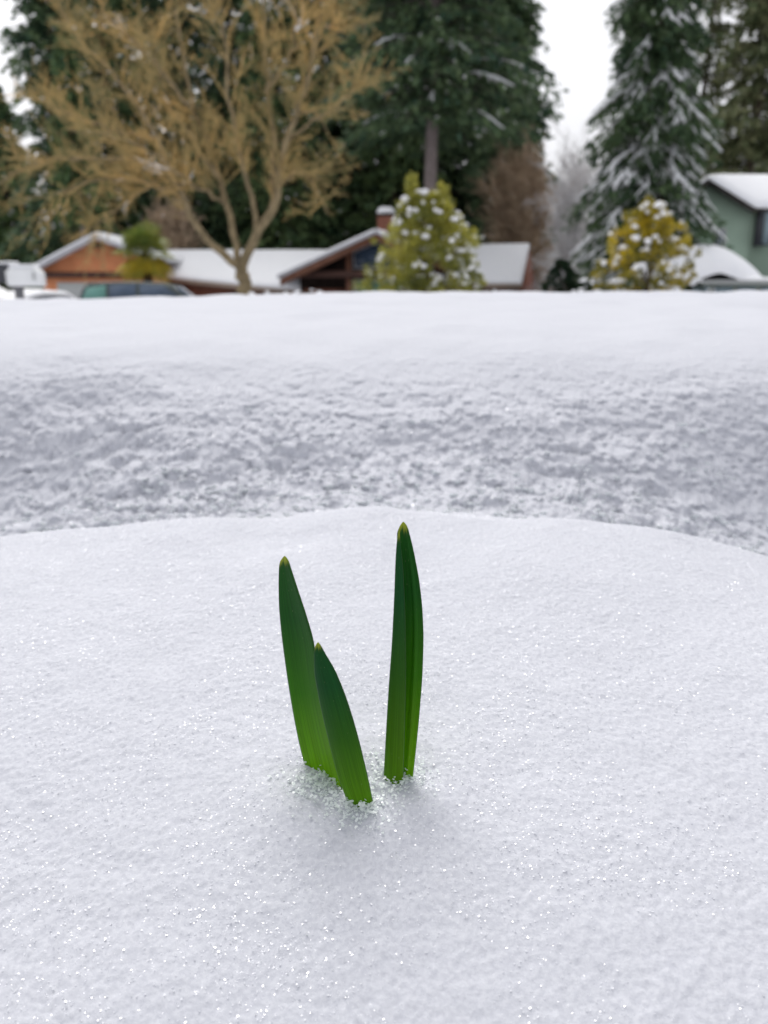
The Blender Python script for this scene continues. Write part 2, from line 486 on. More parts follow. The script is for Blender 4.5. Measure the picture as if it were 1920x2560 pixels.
# coarser crumbs on the bank
N = 9000
cy2 = rng.uniform(.46, .80, N); cx2 = rng.uniform(-1, 1, N) * (.10 + .55 * cy2)
sz2 = .0004 + .0008 * rng.uniform(0, 1, N)**2.5
V2, F2 = crystals(np.stack([cx2, cy2, ground_z(cx2, cy2) + sz2 * .3], 1), sz2)
V, Fc = merge([(V, Fc), (V2, F2)])
o = mesh_np('snow_crystals', V, Fc, M['crystal'])
kind(o, 'stuff'); o['label'] = 'loose glinting snow crystals lying over the snow around the green shoots'
# small rounded lumps that make up the broken face of the bank
import bmesh
bm = bmesh.new(); bmesh.ops.create_icosphere(bm, subdivisions=1, radius=1)
iv = np.array([v.co[:] for v in bm.verts]); ifc = np.array([[v.index for v in f.verts] for f in bm.faces]); bm.free()
N = 22000
ly = .50 + .42 * rng.uniform(0, 1, N)**1.15; lx = rng.uniform(-1, 1, N) * (.10 + .56 * ly)
cl = vnoise(lx * 40, ly * 85, 301) + .6 * vnoise(lx * 95, ly * 190, 302)
kp = rng.uniform(-.9, .9, N) < cl + .15 - 14 * np.clip(ly - .62, 0, 1)
lx, ly = lx[kp], ly[kp]
lr = .0007 + .0021 * rng.uniform(0, 1, len(lx))**2.2
lc = np.stack([lx, ly - rng.uniform(.002, .007, len(lx)), ground_z(lx, ly) + lr * rng.uniform(-.6, .25, len(lx))], 1)
lv = lc[:, None] + iv[None] * (lr[:, None] * (1 + .3 * rng.normal(size=(len(lx), 12))))[..., None] * np.array((1.35, 1, .6))
lf = (ifc[None] + (np.arange(len(lx)) * 12)[:, None, None]).reshape(-1, 3)
m, t, b = new_mat('granular_snow')
b.inputs['Base Color'].default_value = (.74, .76, .78, 1); b.inputs['Roughness'].default_value = .6
tr = t.nodes.new('ShaderNodeBsdfTranslucent'); tr.inputs['Color'].default_value = (.80, .83, .85, 1)
mx = t.nodes.new('ShaderNodeMixShader'); mx.inputs[0].default_value = .5
t.links.new(b.outputs[0], mx.inputs[1]); t.links.new(tr.outputs[0], mx.inputs[2]); t.links.new(mx.outputs[0], t.nodes['Material Output'].inputs['Surface'])
o = mesh_np('snow_crumbs', lv, lf, m, None, True)
kind(o, 'stuff'); o['label'] = 'small rounded snow crumbs on the rough bank behind the green shoots'
# melting ice crumbs round the bases
pts = []
for bx, by in LEAF_BASES:
    k = 700
    r = np.abs(rng.normal(.0, .0055, k)) + .001; th = rng.uniform(0, 2 * np.pi, k)
    pts.append(np.stack([bx + r * 1.25 * np.cos(th), by + r * np.sin(th)], 1))
pts = np.concatenate(pts)
s3 = .0003 + .0007 * rng.uniform(0, 1, len(pts))**1.8
V, Fc = crystals(np.stack([pts[:, 0], pts[:, 1], ground_z(pts[:, 0], pts[:, 1]) + s3 * .5 + np.abs(rng.normal(size=len(pts))) * .0011], 1), s3)
o = mesh_np('ice_crumbs', V, Fc, M['ice'])
kind(o, 'stuff'); o['label'] = 'wet translucent ice crumbs gathered where the green leaves enter the snow'

# ------------------------------------------------------------------ the green shoots
def leaf_mat(name, top, mid, low, zt, zb):
    m, t, b = new_mat(name)
    uv = t.nodes.new('ShaderNodeUVMap')
    sp = t.nodes.new('ShaderNodeSeparateXYZ'); t.links.new(uv.outputs[0], sp.inputs[0])
    r = t.nodes.new('ShaderNodeValToRGB'); el = r.color_ramp.elements
    el[0].position = 0; el[0].color = (.36, .40, .05, 1)
    el[1].position = 1; el[1].color = (*low, 1)
    for p, c in [(.020, (.30, .34, .04)), (.040, (.03, .10, .018)), (.06, top), (.28, top), (.60, mid), (.84, tuple((mid[i] + low[i] * 1.3) / 2.3 for i in range(3)))]:
        e = el.new(p); e.color = (*c, 1)
    # along + slow wander
    mp = t.nodes.new('ShaderNodeMapping'); mp.inputs['Scale'].default_value = (46, 1.6, 1)
    t.links.new(uv.outputs[0], mp.inputs[0])
    n = t.nodes.new('ShaderNodeTexNoise'); n.inputs['Scale'].default_value = 1; n.inputs['Detail'].default_value = 4
    t.links.new(mp.outputs[0], n.inputs['Vector'])
    mp2 = t.nodes.new('ShaderNodeMapping'); mp2.inputs['Scale'].default_value = (4, 3, 1)
    t.links.new(uv.outputs[0], mp2.inputs[0])
    n2 = t.nodes.new('ShaderNodeTexNoise'); n2.inputs['Scale'].default_value = 1; n2.inputs['Detail'].default_value = 3
    t.links.new(mp2.outputs[0], n2.inputs['Vector'])
    ma = t.nodes.new('ShaderNodeMath'); ma.operation = 'MULTIPLY_ADD'
    t.links.new(n2.outputs['Fac'], ma.inputs[0]); ma.inputs[1].default_value = .10
    t.links.new(sp.outputs['Y'], ma.inputs[2])
    sb = t.nodes.new('ShaderNodeMath'); sb.operation = 'SUBTRACT'; t.links.new(ma.outputs[0], sb.inputs[0]); sb.inputs[1].default_value = .05
    t.links.new(sb.outputs[0], r.inputs['Fac'])
    hsv = t.nodes.new('ShaderNodeHueSaturation')
    mr = t.nodes.new('ShaderNodeMapRange'); mr.inputs[1].default_value = .3; mr.inputs[2].default_value = .7; mr.inputs[3].default_value = .74; mr.inputs[4].default_value = 1.26
    t.links.new(n.outputs['Fac'], mr.inputs[0]); t.links.new(mr.outputs[0], hsv.inputs['Value'])
    t.links.new(r.outputs[0], hsv.inputs['Color'])
    # pale margin of the blade
    rr = t.nodes.new('ShaderNodeValToRGB'); q = rr.color_ramp.elements
    q[0].position = 0; q[0].color = (1, 1, 1, 1); q[1].position = 1; q[1].color = (1, 1, 1, 1)
    e = q.new(.030); e.color = (0, 0, 0, 1); e = q.new(.970); e.color = (0, 0, 0, 1)
    t.links.new(sp.outputs['X'], rr.inputs['Fac'])
    mx = t.nodes.new('ShaderNodeMix'); mx.data_type = 'RGBA'
    t.links.new(rr.outputs[0], mx.inputs[0]); t.links.new(hsv.outputs[0], mx.inputs[6]); mx.inputs[7].default_value = (.09, .17, .06, 1)
    # small pale scars
    mp3 = t.nodes.new('ShaderNodeMapping'); mp3.inputs['Scale'].default_value = (26, 42, 1); t.links.new(uv.outputs[0], mp3.inputs[0])
    n3 = t.nodes.new('ShaderNodeTexNoise'); n3.inputs['Scale'].default_value = 1; n3.inputs['Detail'].default_value = 1; t.links.new(mp3.outputs[0], n3.inputs['Vector'])
    r3 = t.nodes.new('ShaderNodeMapRange'); r3.inputs[1].default_value = .745; r3.inputs[2].default_value = .80; r3.inputs[4].default_value = .55
    t.links.new(n3.outputs['Fac'], r3.inputs[0])
    mx0 = mx; mx = t.nodes.new('ShaderNodeMix'); mx.data_type = 'RGBA'
    t.links.new(r3.outputs[0], mx.inputs[0]); t.links.new(mx0.outputs[2], mx.inputs[6]); mx.inputs[7].default_value = (.30, .38, .16, 1)
    t.links.new(mx.outputs[2], b.inputs['Base Color'])
    b.inputs['Roughness'].default_value = .45
    b.inputs['Specular IOR Level'].default_value = .16
    bp = t.nodes.new('ShaderNodeBump'); bp.inputs['Strength'].default_value = .35; bp.inputs['Distance'].default_value = .0003
    t.links.new(n.outputs['Fac'], bp.inputs['Height']); t.links.new(bp.outputs[0], b.inputs['Normal'])
    tr = t.nodes.new('ShaderNodeBsdfTranslucent')
    h2 = t.nodes.new('ShaderNodeHueSaturation'); h2.inputs['Value'].default_value = 1.6; h2.inputs['Saturation'].default_value = 1.1
    t.links.new(mx.outputs[2], h2.inputs['Color']); t.links.new(h2.outputs[0], tr.inputs['Color'])
    ms = t.nodes.new('ShaderNodeMixShader'); ms.inputs[0].default_value = .38
    t.links.new(b.outputs[0], ms.inputs[1]); t.links.new(tr.outputs[0], ms.inputs[2])
    t.links.new(ms.outputs[0], t.nodes['Material Output'].inputs['Surface'])
    return m
M['leafA'] = leaf_mat('shoot_leaf', (.013, .100, .010), (.045, .180, .003), (.170, .360, .001), 0, 1)
M['leafB'] = leaf_mat('shoot_leaf_darker', (.011, .088, .020), (.036, .135, .008), (.110, .260, .004), 0, 1)

def zc(x, y): return (640 + x / 2.836, 1260 + y / 2.836)

def leaf(name, tip, left, right, DL, DR, bulge, mat, parent, label=None, keel=0.0, Dtip=0.0, kpos=.5):
    """a strap leaf: its two margins are given as photo points, stood at their own distances"""
    tipx, tipy = zc(*tip)
    L = [zc(*p) for p in left]; R = [zc(*p) for p in right]
    yb = max(L[-1][1], R[-1][1]) + 45
    def arr(E):
        sl = (E[-1][0] - E[-2][0]) / (E[-1][1] - E[-2][1])
        E = E + [(E[-1][0] + sl * (yb - E[-1][1]), yb)]
        return [e[1] for e in E], [e[0] for e in E]
    ly, lx = arr(L); ry, rx = arr(R)
    y0 = min(ly[0], ry[0])
    n = 150
    tt = np.linspace(0, 1, n)
    yv = tipy + (yb - tipy) * tt**1.35
    xl = pchip([tipy - 1] + ly, [tipx] + lx, yv); xr = pchip([tipy - 1] + ry, [tipx] + rx, yv)
    # round the tip
    k = np.clip((yv - tipy) / max(6, (y0 - tipy)), 0, 1)
    hw = (xr - xl) / 2; cxm = (xl + xr) / 2
    wend = np.interp(y0, yv, hw)
    hw = np.where(yv < y0, wend * (.3 * np.sqrt(np.clip(1 - (1 - k)**2, 0, 1)) + .7 * k), hw)
    cend = np.interp(y0, yv, cxm)
    cxm = np.where(yv < y0, tipx + (cend - tipx) * k, cxm)
    xl, xr = cxm - hw, cxm + hw
    m_ = 25
    s = np.linspace(0, 1, m_)
    rows = []
    for i in range(n):
        f = (yv[i] - tipy) / (yb - tipy)
        wq = min(1.0, hw[i] / hw.max()); Dm = (DL + DR) / 2
        a = P(xl[i], yv[i], Dm + (DL - Dm) * wq + Dtip * (1 - f)); c = P(xr[i], yv[i], Dm + (DR - Dm) * wq + Dtip * (1 - f))
        wd = np.linalg.norm(c - a)
        ax = (c - a) / (wd + 1e-9)
        nrm = np.cross(ax, np.array((0, 0, 1.0))); nrm /= np.linalg.norm(nrm) + 1e-9      # towards the camera side
        bl = bulge * wd * np.sin(np.pi * s)
        kk = keel * wd * np.exp(-((s - kpos) / .07)**2)
        th = np.minimum(.00055, wd * .12) * np.sqrt(np.clip(1 - (2 * s - 1)**2, 0, 1))**.6
        p = a[None] + (c - a)[None] * s[:, None] + nrm[None] * (bl + kk)[:, None]
        front = p + nrm[None] * th[:, None]; back = p - nrm[None] * th[:, None]
        rows.append(np.concatenate([front, back[::-1][1:-1]]))
    V = np.array(rows); w_ = V.shape[1]
    i = np.arange(n - 1)[:, None] * w_; j = np.arange(w_)[None]; j2 = (j + 1) % w_
    Fs = np.stack([i + j, i + w_ + j, i + w_ + j2, i + j2], -1).reshape(-1, 4)
    sv = np.concatenate([s, s[::-1][1:-1]])
    uv = np.stack(np.broadcast_arrays(sv[None], ((yv - tipy) / (yb - 45 - tipy))[:, None]), -1).reshape(-1, 2)
    o = mesh_np(name, V.reshape(-1, 3) - parent_origin(parent), Fs, mat, parent, True, uv)
    if label: o['label'] = label
    return o

b0 = P(850, 1990, .217)
sh1 = thing('daffodil_shoot', 'pair of green strap leaves leaning apart, the short one in front of the tall one', 'plant shoot', (b0[0], b0[1], b0[2]), 'green shoots coming up through the snow')
leaf('leaf', (203, 368), [(176, 400), (164, 450), (160, 560), (162, 700), (176, 880), (203, 1100), (240, 1350), (295, 1650), (345, 1860)],
     [(226, 400), (243, 450), (300, 620), (360, 800), (410, 980), (440, 1200), (490, 1500), (545, 1740), (603, 1990)],
     .2280, .2158, -.10, M['leafA'], sh1, 'taller leaf standing behind, bright yellow green at its base', Dtip=.006)
leaf('leaf', (440, 980), [(419, 1010), (411, 1060), (412, 1160), (436, 1330), (478, 1530), (530, 1740), (580, 1930), (628, 2060)],
     [(462, 1005), (484, 1045), (562, 1180), (636, 1360), (706, 1580), (760, 1790), (795, 1940), (818, 2050)],
     .2125, .2108, .17, M['leafB'], sh1, 'shorter leaf in front, bulging, dark green with a yellow tip')
b1 = P(998, 1945, .224)
sh2 = thing('daffodil_shoot', 'single upright folded green shoot, the tallest, standing to the right of the leaning pair', 'plant shoot', (b1[0], b1[1], b1[2]), 'green shoots coming up through the snow')
leaf('leaf', (1045, 125), [(1018, 160), (1000, 215), (998, 400), (995, 650), (985, 1000), (970, 1350), (960, 1700), (955, 1950)],
     [(1072, 158), (1090, 215), (1132, 400), (1163, 580), (1183, 790), (1188, 950), (1183, 1150), (1163, 1450), (1140, 1690), (1115, 1920)],
     .2245, .2220, -.10, M['leafA'], sh2, 'inner leaf with a raised keel, half hidden behind the outer leaf', keel=.10, kpos=.72)
leaf('leaf', (1016, 185), [(1005, 225), (996, 290), (988, 420), (980, 640), (963, 980), (937, 1350), (917, 1700), (906, 1900)],
     [(1021, 230), (1027, 300), (1041, 430), (1052, 620), (1061, 860), (1064, 1150), (1058, 1500), (1045, 1940)],
     .2220, .2200, .14, M['leafB'], sh2, 'outer leaf wrapped round the front, with two pale scratches')

# ------------------------------------------------------------------ houses
def poly_slab(root, name, pts, vec, mat, label=None, bevel=0):
    o = MB().ext(pts, vec).build(name, mat, root, bevel=bevel)
    if label: o['label'] = label
    return o
def gz(x, y): return float(ground_z(np.array([float(x)]), np.array([float(y)]))[0])
def down(p, z): return np.array((p[0], p[1], z))

def snow_roof(root, name, pts, th, up=(0, 0, 1)):
    """a thick snow sheet with a soft lumpy top and rounded rim on a four-cornered roof plane (corners in order)"""
    a, b_, c, d = [np.array(p, float) for p in pts]
    nu, nv = 40, 24
    u = np.linspace(0, 1, nu)[None]; v = np.linspace(0, 1, nv)[:, None]
    Pn = ((a[None, None] * (1 - u)[..., None] + b_[None, None] * u[..., None]) * (1 - v)[..., None] + (d[None, None] * (1 - u)[..., None] + c[None, None] * u[..., None]) * v[..., None])
    e = np.minimum(np.minimum(u, 1 - u) * nu / 1.6, np.minimum(v, 1 - v) * nv / 1.6); e = np.clip(e, 0, 1)
    hgt = th * (.45 + .55 * np.sqrt(1 - (1 - e)**2)) + .03 * vnoise(Pn[..., 0] * .9, Pn[..., 1] * .9, 91) * e
    top = Pn + np.array(up) * hgt[..., None]
    bot = Pn + np.array(up) * .004
    V = np.concatenate([top.reshape(-1, 3), bot.reshape(-1, 3)])
    i = (np.arange(nv - 1)[:, None] * nu + np.arange(nu - 1)[None])
    Ft = np.stack([i, i + nu, i + nu + 1, i + 1], -1).reshape(-1, 4)
    off = nu * nv
    Fb = Ft[:, ::-1] + off
    rim = list(range(nu)) + [r * nu + nu - 1 for r in range(1, nv)] + [(nv - 1) * nu + k for k in range(nu - 2, -1, -1)] + [r * nu for r in range(nv - 2, 0, -1)]
    rim = np.array(rim); r2 = np.roll(rim, -1)
    Fr = np.stack([rim, r2, r2 + off, rim + off], -1)
    return world_np(name, V, np.concatenate([Ft, Fb, Fr]), M['snow_far'], root, True)

# --- orange garage house
gy = gz(-15, 42)
ap = Q(203, 516, 42); lf = Q(90, 578, 42); rt = Q(336, 574, 42)
h1 = thing('orange_house', 'orange timber garage with a snow edged gable and pale door, on the far left', 'house', (ap[0], 42, gy))
poly_slab(h1, 'wall', [down(lf, gy), down(rt, gy), rt, ap, lf], (0, 7, 0), M['orange_wall'])
def rake(root, name, p, q, hgt, dep, mat, bevel=0, up=0.0):
    p = np.array(p) + (0, 0, up); q = np.array(q) + (0, 0, up)
    return poly_slab(root, name, [p, q, q + (0, 0, hgt), p + (0, 0, hgt)], (0, dep, 0), mat, bevel=bevel)
apf = ap + (0, -.6, 0); le = Q(73, 584, 41.4); re = Q(345, 566, 41.4); apf = Q(203, 516, 41.4)
rl = rake(h1, 'roof', le, apf, .16, 8.2, M['fascia'], .02)
rr_ = rake(h1, 'roof', apf, re, .16, 8.2, M['fascia'], .02)
snow_roof(rl, 'snow', [le + (0, -.05, .16), apf + (0, -.05, .16), apf + (0, 8.2, .16), le + (0, 8.2, .16)], .20)
snow_roof(rr_, 'snow', [apf + (0, -.05, .16), re + (0, -.05, .16), re + (0, 8.2, .16), apf + (0, 8.2, .16)], .24)
p0 = P(98, 694, 41.9); p1 = P(372, 694, 41.9); p2 = P(98, 680, 41.9)
MB().box((p0[0], 41.75, p0[2]), (p1[0], 41.998, p2[2])).build('beam', M['brown'], h1)
p0 = P(142, 706, 41.95); p1 = P(330, 706, 41.95)
dr = MB().box((p0[0], 41.93, gy), (p1[0], 41.997, p0[2])).build('garage_door', M['door_paint'], h1)
for k in range(1, 4):
    z = gy + (p0[2] - gy) * k / 4
    MB().box((p0[0] + .05, 41.90, z - .012), (p1[0] - .05, 41.929, z + .012)).build('panel_seam', M['fascia'], dr)
p0 = P(232, 620, 41.95); p1 = P(257, 606, 41.95)
MB().box((p0[0], 41.93, p0[2]), (p1[0], 41.997, p1[2])).build('vent', M['brown'], h1)

# --- brown long house with the snowy wing, glazed gable and chimney
gm = gz(-2, 43)
mid0 = Q(700, 600, 43)
h2 = thing('brown_house', 'long low brown house with white snowy roofs, a glazed gable and brick chimney', 'house', (mid0[0], 43, gm))
A = Q(335, 546, 48.5); B = Q(716, 544, 48.5); Cc = Q(662, 630, 43.2); Dd = Q(335, 598, 44.2)
wr = poly_slab(h2, 'roof', [Dd, Cc, B, A], (0, 0, -.12), M['roofing'], 'low left wing roof buried in snow')
snow_roof(wr, 'snow', [Dd, Cc, B, A], .22)
MB().ext([Dd + (0, -.06, -.20), Cc + (0, -.06, -.20), Cc + (0, -.06, -.002), Dd + (0, -.06, -.002)], (0, .055, 0)).build('gutter', M['tan'], h2)
w0 = Dd + (0, .7, -.14); w1 = Cc + (-.6, .7, -.14)
poly_slab(h2, 'wall', [down(w0, gm), down(w1, gm), w1, w0], (0, .3, 0), M['brick'])
# right wing
A = Q(960, 534, 49); B = Q(1144, 530, 48); Cc = Q(1127, 614, 44); Dd = Q(960, 613, 44)
wr = poly_slab(h2, 'roof', [Dd, Cc, B, A], (0, 0, -.12), M['roofing'], 'right wing roof buried in snow')
snow_roof(wr, 'snow', [Dd, Cc, B, A], .22)
MB().ext([Dd + (0, -.06, -.22), Cc + (0, -.06, -.22), Cc + (0, -.06, -.002), Dd + (0, -.06, -.002)], (0, .055, 0)).build('gutter', M['tan'], h2)
w0 = Dd + (0, .5, -.14); w1 = Cc + (.05, .5, -.14)
poly_slab(h2, 'wall', [down(w0, gm), down(w1, gm), w1, w0], (0, .3, 0), M['brick'])
g0 = Cc + (.06, .0, -.1); g1 = B + (0.05, .2, -.16); g2 = Q(1156, 640, 52)
poly_slab(h2, 'wall', [down(g0, gm), down(g2, gm), (g2[0], g2[1], Cc[2] - .1), g1, g0], (-.15, 0, 0), M['brick'], 'gable end wall of the right wing')
# centre gable
apx = Q(812, 504, 41.5); lw = Q(598, 602, 41.5); rw = Q(965, 572, 41.5)
cl = rake(h2, 'roof', lw, apx, .14, 8, M['fascia'], .02)
cr_ = rake(h2, 'roof', apx, rw, .14, 8, M['fascia'], .02)
snow_roof(cl, 'snow', [lw + (0, -.05, .14), apx + (0, -.05, .14), apx + (0, 8, .14), lw + (0, 8, .14)], .14)
snow_roof(cr_, 'snow', [apx + (0, -.05, .14), rw + (0, -.05, .14), rw + (0, 8, .14), apx + (0, 8, .14)], .14)
rake(h2, 'rake_board', lw + (.15, .05, -.36), apx + (0, .05, -.36), .352, .12, M['rake'])
rake(h2, 'rake_board', apx + (.003, .05, -.36), rw + (0, .05, -.36), .352, .12, M['rake'])
# recessed front wall
fl = Q(648, 592, 43.2); fa = Q(812, 512, 43.2); fr = Q(960, 586, 43.2)
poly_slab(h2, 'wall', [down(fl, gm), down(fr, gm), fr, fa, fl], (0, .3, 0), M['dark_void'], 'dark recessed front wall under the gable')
pa = P(752, 694, 42.2); pb = P(1100, 676, 42.2)
MB().box((pa[0], 42.0, pa[2]), (pb[0], 42.3, pb[2] - .02)).build('beam', M['brown'], h2)
pa = P(866, 740, 42.3); pb = P(878, 612, 42.3)
MB().box((pa[0], 42.31, gm), (pb[0], 42.5, pb[2] - .1)).build('post', M['rake'], h2)
pa = P(700, 740, 42.3); pb = P(712, 694, 42.3)
lowp = P(760, 722, 43.0); lowq = P(866, 722, 43.0)
MB().box((lowp[0], 42.9, gm), (lowq[0], 43.19, lowp[2])).build('brick_apron', M['brick'], h2)
# windows in the gable
a_ = P(882, 672, 42.9); b_ = P(1010, 672, 42.9); c_ = P(1010, 600, 42.9); d_ = P(882, 630, 42.9)
c_ = P(955, 598, 42.9)
wf = poly_slab(h2, 'window', [a_, (b_[0], 42.9, a_[2]), (b_[0], 42.9, c_[2]), c_, d_], (0, .1, 0), M['fascia'])
k = .10
ins = [a_ + (k, -.02, k), np.array((b_[0] - k, 42.88, a_[2] + k)), np.array((b_[0] - k, 42.88, c_[2] - k)), c_ + (0, -.02, -k), d_ + (k, -.02, -.04)]
poly_slab(wf, 'pane', ins, (0, .018, 0), M['glass'])
a_ = P(882, 745, 42.9); c_ = P(1010, 698, 42.9)
wf = MB().box((a_[0], 42.9, a_[2] - .7), (c_[0], 43.0, c_[2])).build('window', M['fascia'], h2)
MB().box((a_[0] + .2, 42.87, a_[2] - .6), (c_[0] - .1, 42.897, c_[2] - .09)).build('pane', M['teal_glass'], wf)
# chimney
c0 = P(944, 590, 44); c1 = P(986, 541, 44)
ch = MB().box((c0[0], 43.6, c0[2] - 1.5), (c1[0], 44.5, c1[2])).build('chimney', M['brick'], h2, bevel=.02)
MB().box((c0[0] - .06, 43.54, c1[2] + .002), (c1[0] + .06, 44.56, c1[2] + .12)).build('chimney_cap', M['roofing'], ch)
V, Fc = blobs_arr(np.array([[c0[0] + .3, 44, c1[2] + .2], [c0[0] + .62, 44.1, c1[2] + .19]]), np.array([.34, .36]), .7)
world_np('snow', V, Fc, M['snow_far'], ch, True)
# neighbour roof seen between the trees
gq = gz(6, 58)
A = Q(1120, 529, 62); B = Q(1262, 533, 62); Cc = Q(1262, 622, 56); Dd = Q(1120, 622, 56)
h3 = thing('far_house', 'white snowy roof glimpsed between the brown wing and the spruce', 'house', (Dd[0], 57, gq))
wr = poly_slab(h3, 'roof', [Dd, Cc, B, A], (0, 0, -.12), M['roofing'])
snow_roof(wr, 'snow', [Dd, Cc, B, A], .25)
w0 = Dd + (.3, .6, -.14); w1 = Cc + (-.3, .6, -.14)
poly_slab(h3, 'wall', [down(w0, gq), down(w1, gq), w1, w0], (0, 4, 0), M['brick'])

# --- green two-storey house
gg = gz(14, 38)
A = P(1770, 447, 38); B = P(2060, 446, 46); Cc = P(2230, 534, 43); Dd = P(1889, 520, 38)
h4 = thing('green_house', 'two storey sage green house with a snowy gable roof at the right edge', 'house', (A[0], 38, gg))
ra = poly_slab(h4, 'roof', [Dd, Cc, B, A], (0, 0, -.15), M['roofing'])
snow_roof(ra, 'snow', [Dd, Cc, B, A], .25)
E = P(1600, 560, 38)
rb = poly_slab(h4, 'roof', [A, B, B + (-5.5, 0, -2.4), E], (0, 0, -.15), M['roofing'])
snow_roof(rb, 'snow', [A, B, B + (-5.5, 0, -2.4), E], .25)
wl = P(1640, 552, 38.5); wr_ = P(1880, 532, 38.5); wa = P(1772, 462, 38.5)
poly_slab(h4, 'wall', [down(wl, gg), down(wr_, gg), wr_, wa, wl], (0, .3, 0), M['green_wall'], 'green gable wall')
w2 = P(2200, 545, 41.5)
poly_slab(h4, 'wall', [down(wr_ + (.002, .0, 0), gg), down(w2, gg), w2, wr_ + (.002, 0, 0)], (0, .3, 0), M['green_wall'], 'green side wall running back')
a_ = P(1782, 622, 38.4); c_ = P(1818, 570, 38.4)
wf = MB().box((a_[0], 38.42, a_[2]), (c_[0], 38.498, c_[2])).build('window', M['grey_trim'], h4)
MB().box((a_[0] + .13, 38.39, a_[2] + .14), (c_[0] - .13, 38.418, c_[2] - .14)).build('pane', M['glass'], wf)
MB().box(((a_[0] + c_[0]) / 2 - .02, 38.375, a_[2] + .14), ((a_[0] + c_[0]) / 2 + .02, 38.388, c_[2] - .14)).build('mullion', M['white_paint'], wf)
a_ = P(1884, 615, 38.3); c_ = P(1935, 528, 38.3)
wf = MB().box((a_[0], 38.3, a_[2]), (c_[0], 38.42, c_[2])).build('window', M['box_dark'], h4, )
MB().box((a_[0] + .35, 38.27, a_[2] + .08), (c_[0] - .08, 38.298, c_[2] - .08)).build('pane', M['curtain'], wf)

# --- porch with a mound of snow on its roof
pc0 = P(1690, 704, 31.5); pc1 = P(1990, 704, 31.5)
gp = gz(12, 33)
h5 = thing('garden_room', 'low glazed garden room under a thick rounded mound of snow, before the green house', 'garden room', ((pc0[0] + pc1[0]) / 2, 33, gp))
MB().box((pc0[0], 31.5, pc0[2] - .10), (pc1[0], 36.0, pc0[2] + .06)).build('roof', M['grey_trim'], h5, bevel=.02)
MB().box((pc0[0] + .2, 31.8, gp), (pc1[0] - .2, 35.8, pc0[2] - .102)).build('wall', M['green_wall'], h5)
wx = np.linspace(pc0[0] + .6, pc1[0] - .4, 5)
for i in range(4):
    wf = MB().box((wx[i] + .04, 31.74, gp + .9), (wx[i + 1] - .04, 31.798, pc0[2] - .16)).build('window', M['grey_trim'], h5)
    MB().box((wx[i] + .10, 31.70, gp + .98), (wx[i + 1] - .10, 31.738, pc0[2] - .2)).build('pane', M['curtain'], wf)
nu, nv = 60, 40
u = np.linspace(-1, 1, nu)[None]; v = np.linspace(-1, 1, nv)[:, None]
cxm = P(1745, 700, 33.7)[0]; hwd = P(1890, 700, 33.7)[0] - cxm
hh = P(1745, 612, 33.7)[2] - P(1745, 700, 33.7)[2] - .05
r2 = np.clip(np.abs(u)**1.7 + .85 * np.abs(v)**2.4, 0, 1)
Zm = pc0[2] + .065 + hh * np.clip(1 - r2, 0, 1)**.9 + .10 * (np.clip(1 - np.maximum(abs(u), abs(v)), 0, .06) / .06)
Zm = Zm + .03 * vnoise(u * 5 + v * 0, v * 5 + u * 0, 3) * (np.clip(1 - r2, 0, 1) > .02)
Xm = cxm + u * hwd + v * 0; Ym = 33.7 + v * 2.1 + u * 0
i = (np.arange(nv - 1)[:, None] * nu + np.arange(nu - 1)[None])
world_np('snow', np.stack([Xm, Ym, Zm], -1), np.stack([i, i + 1, i + nu + 1, i + nu], -1).reshape(-1, 4), M['snow_far'], h5, True)

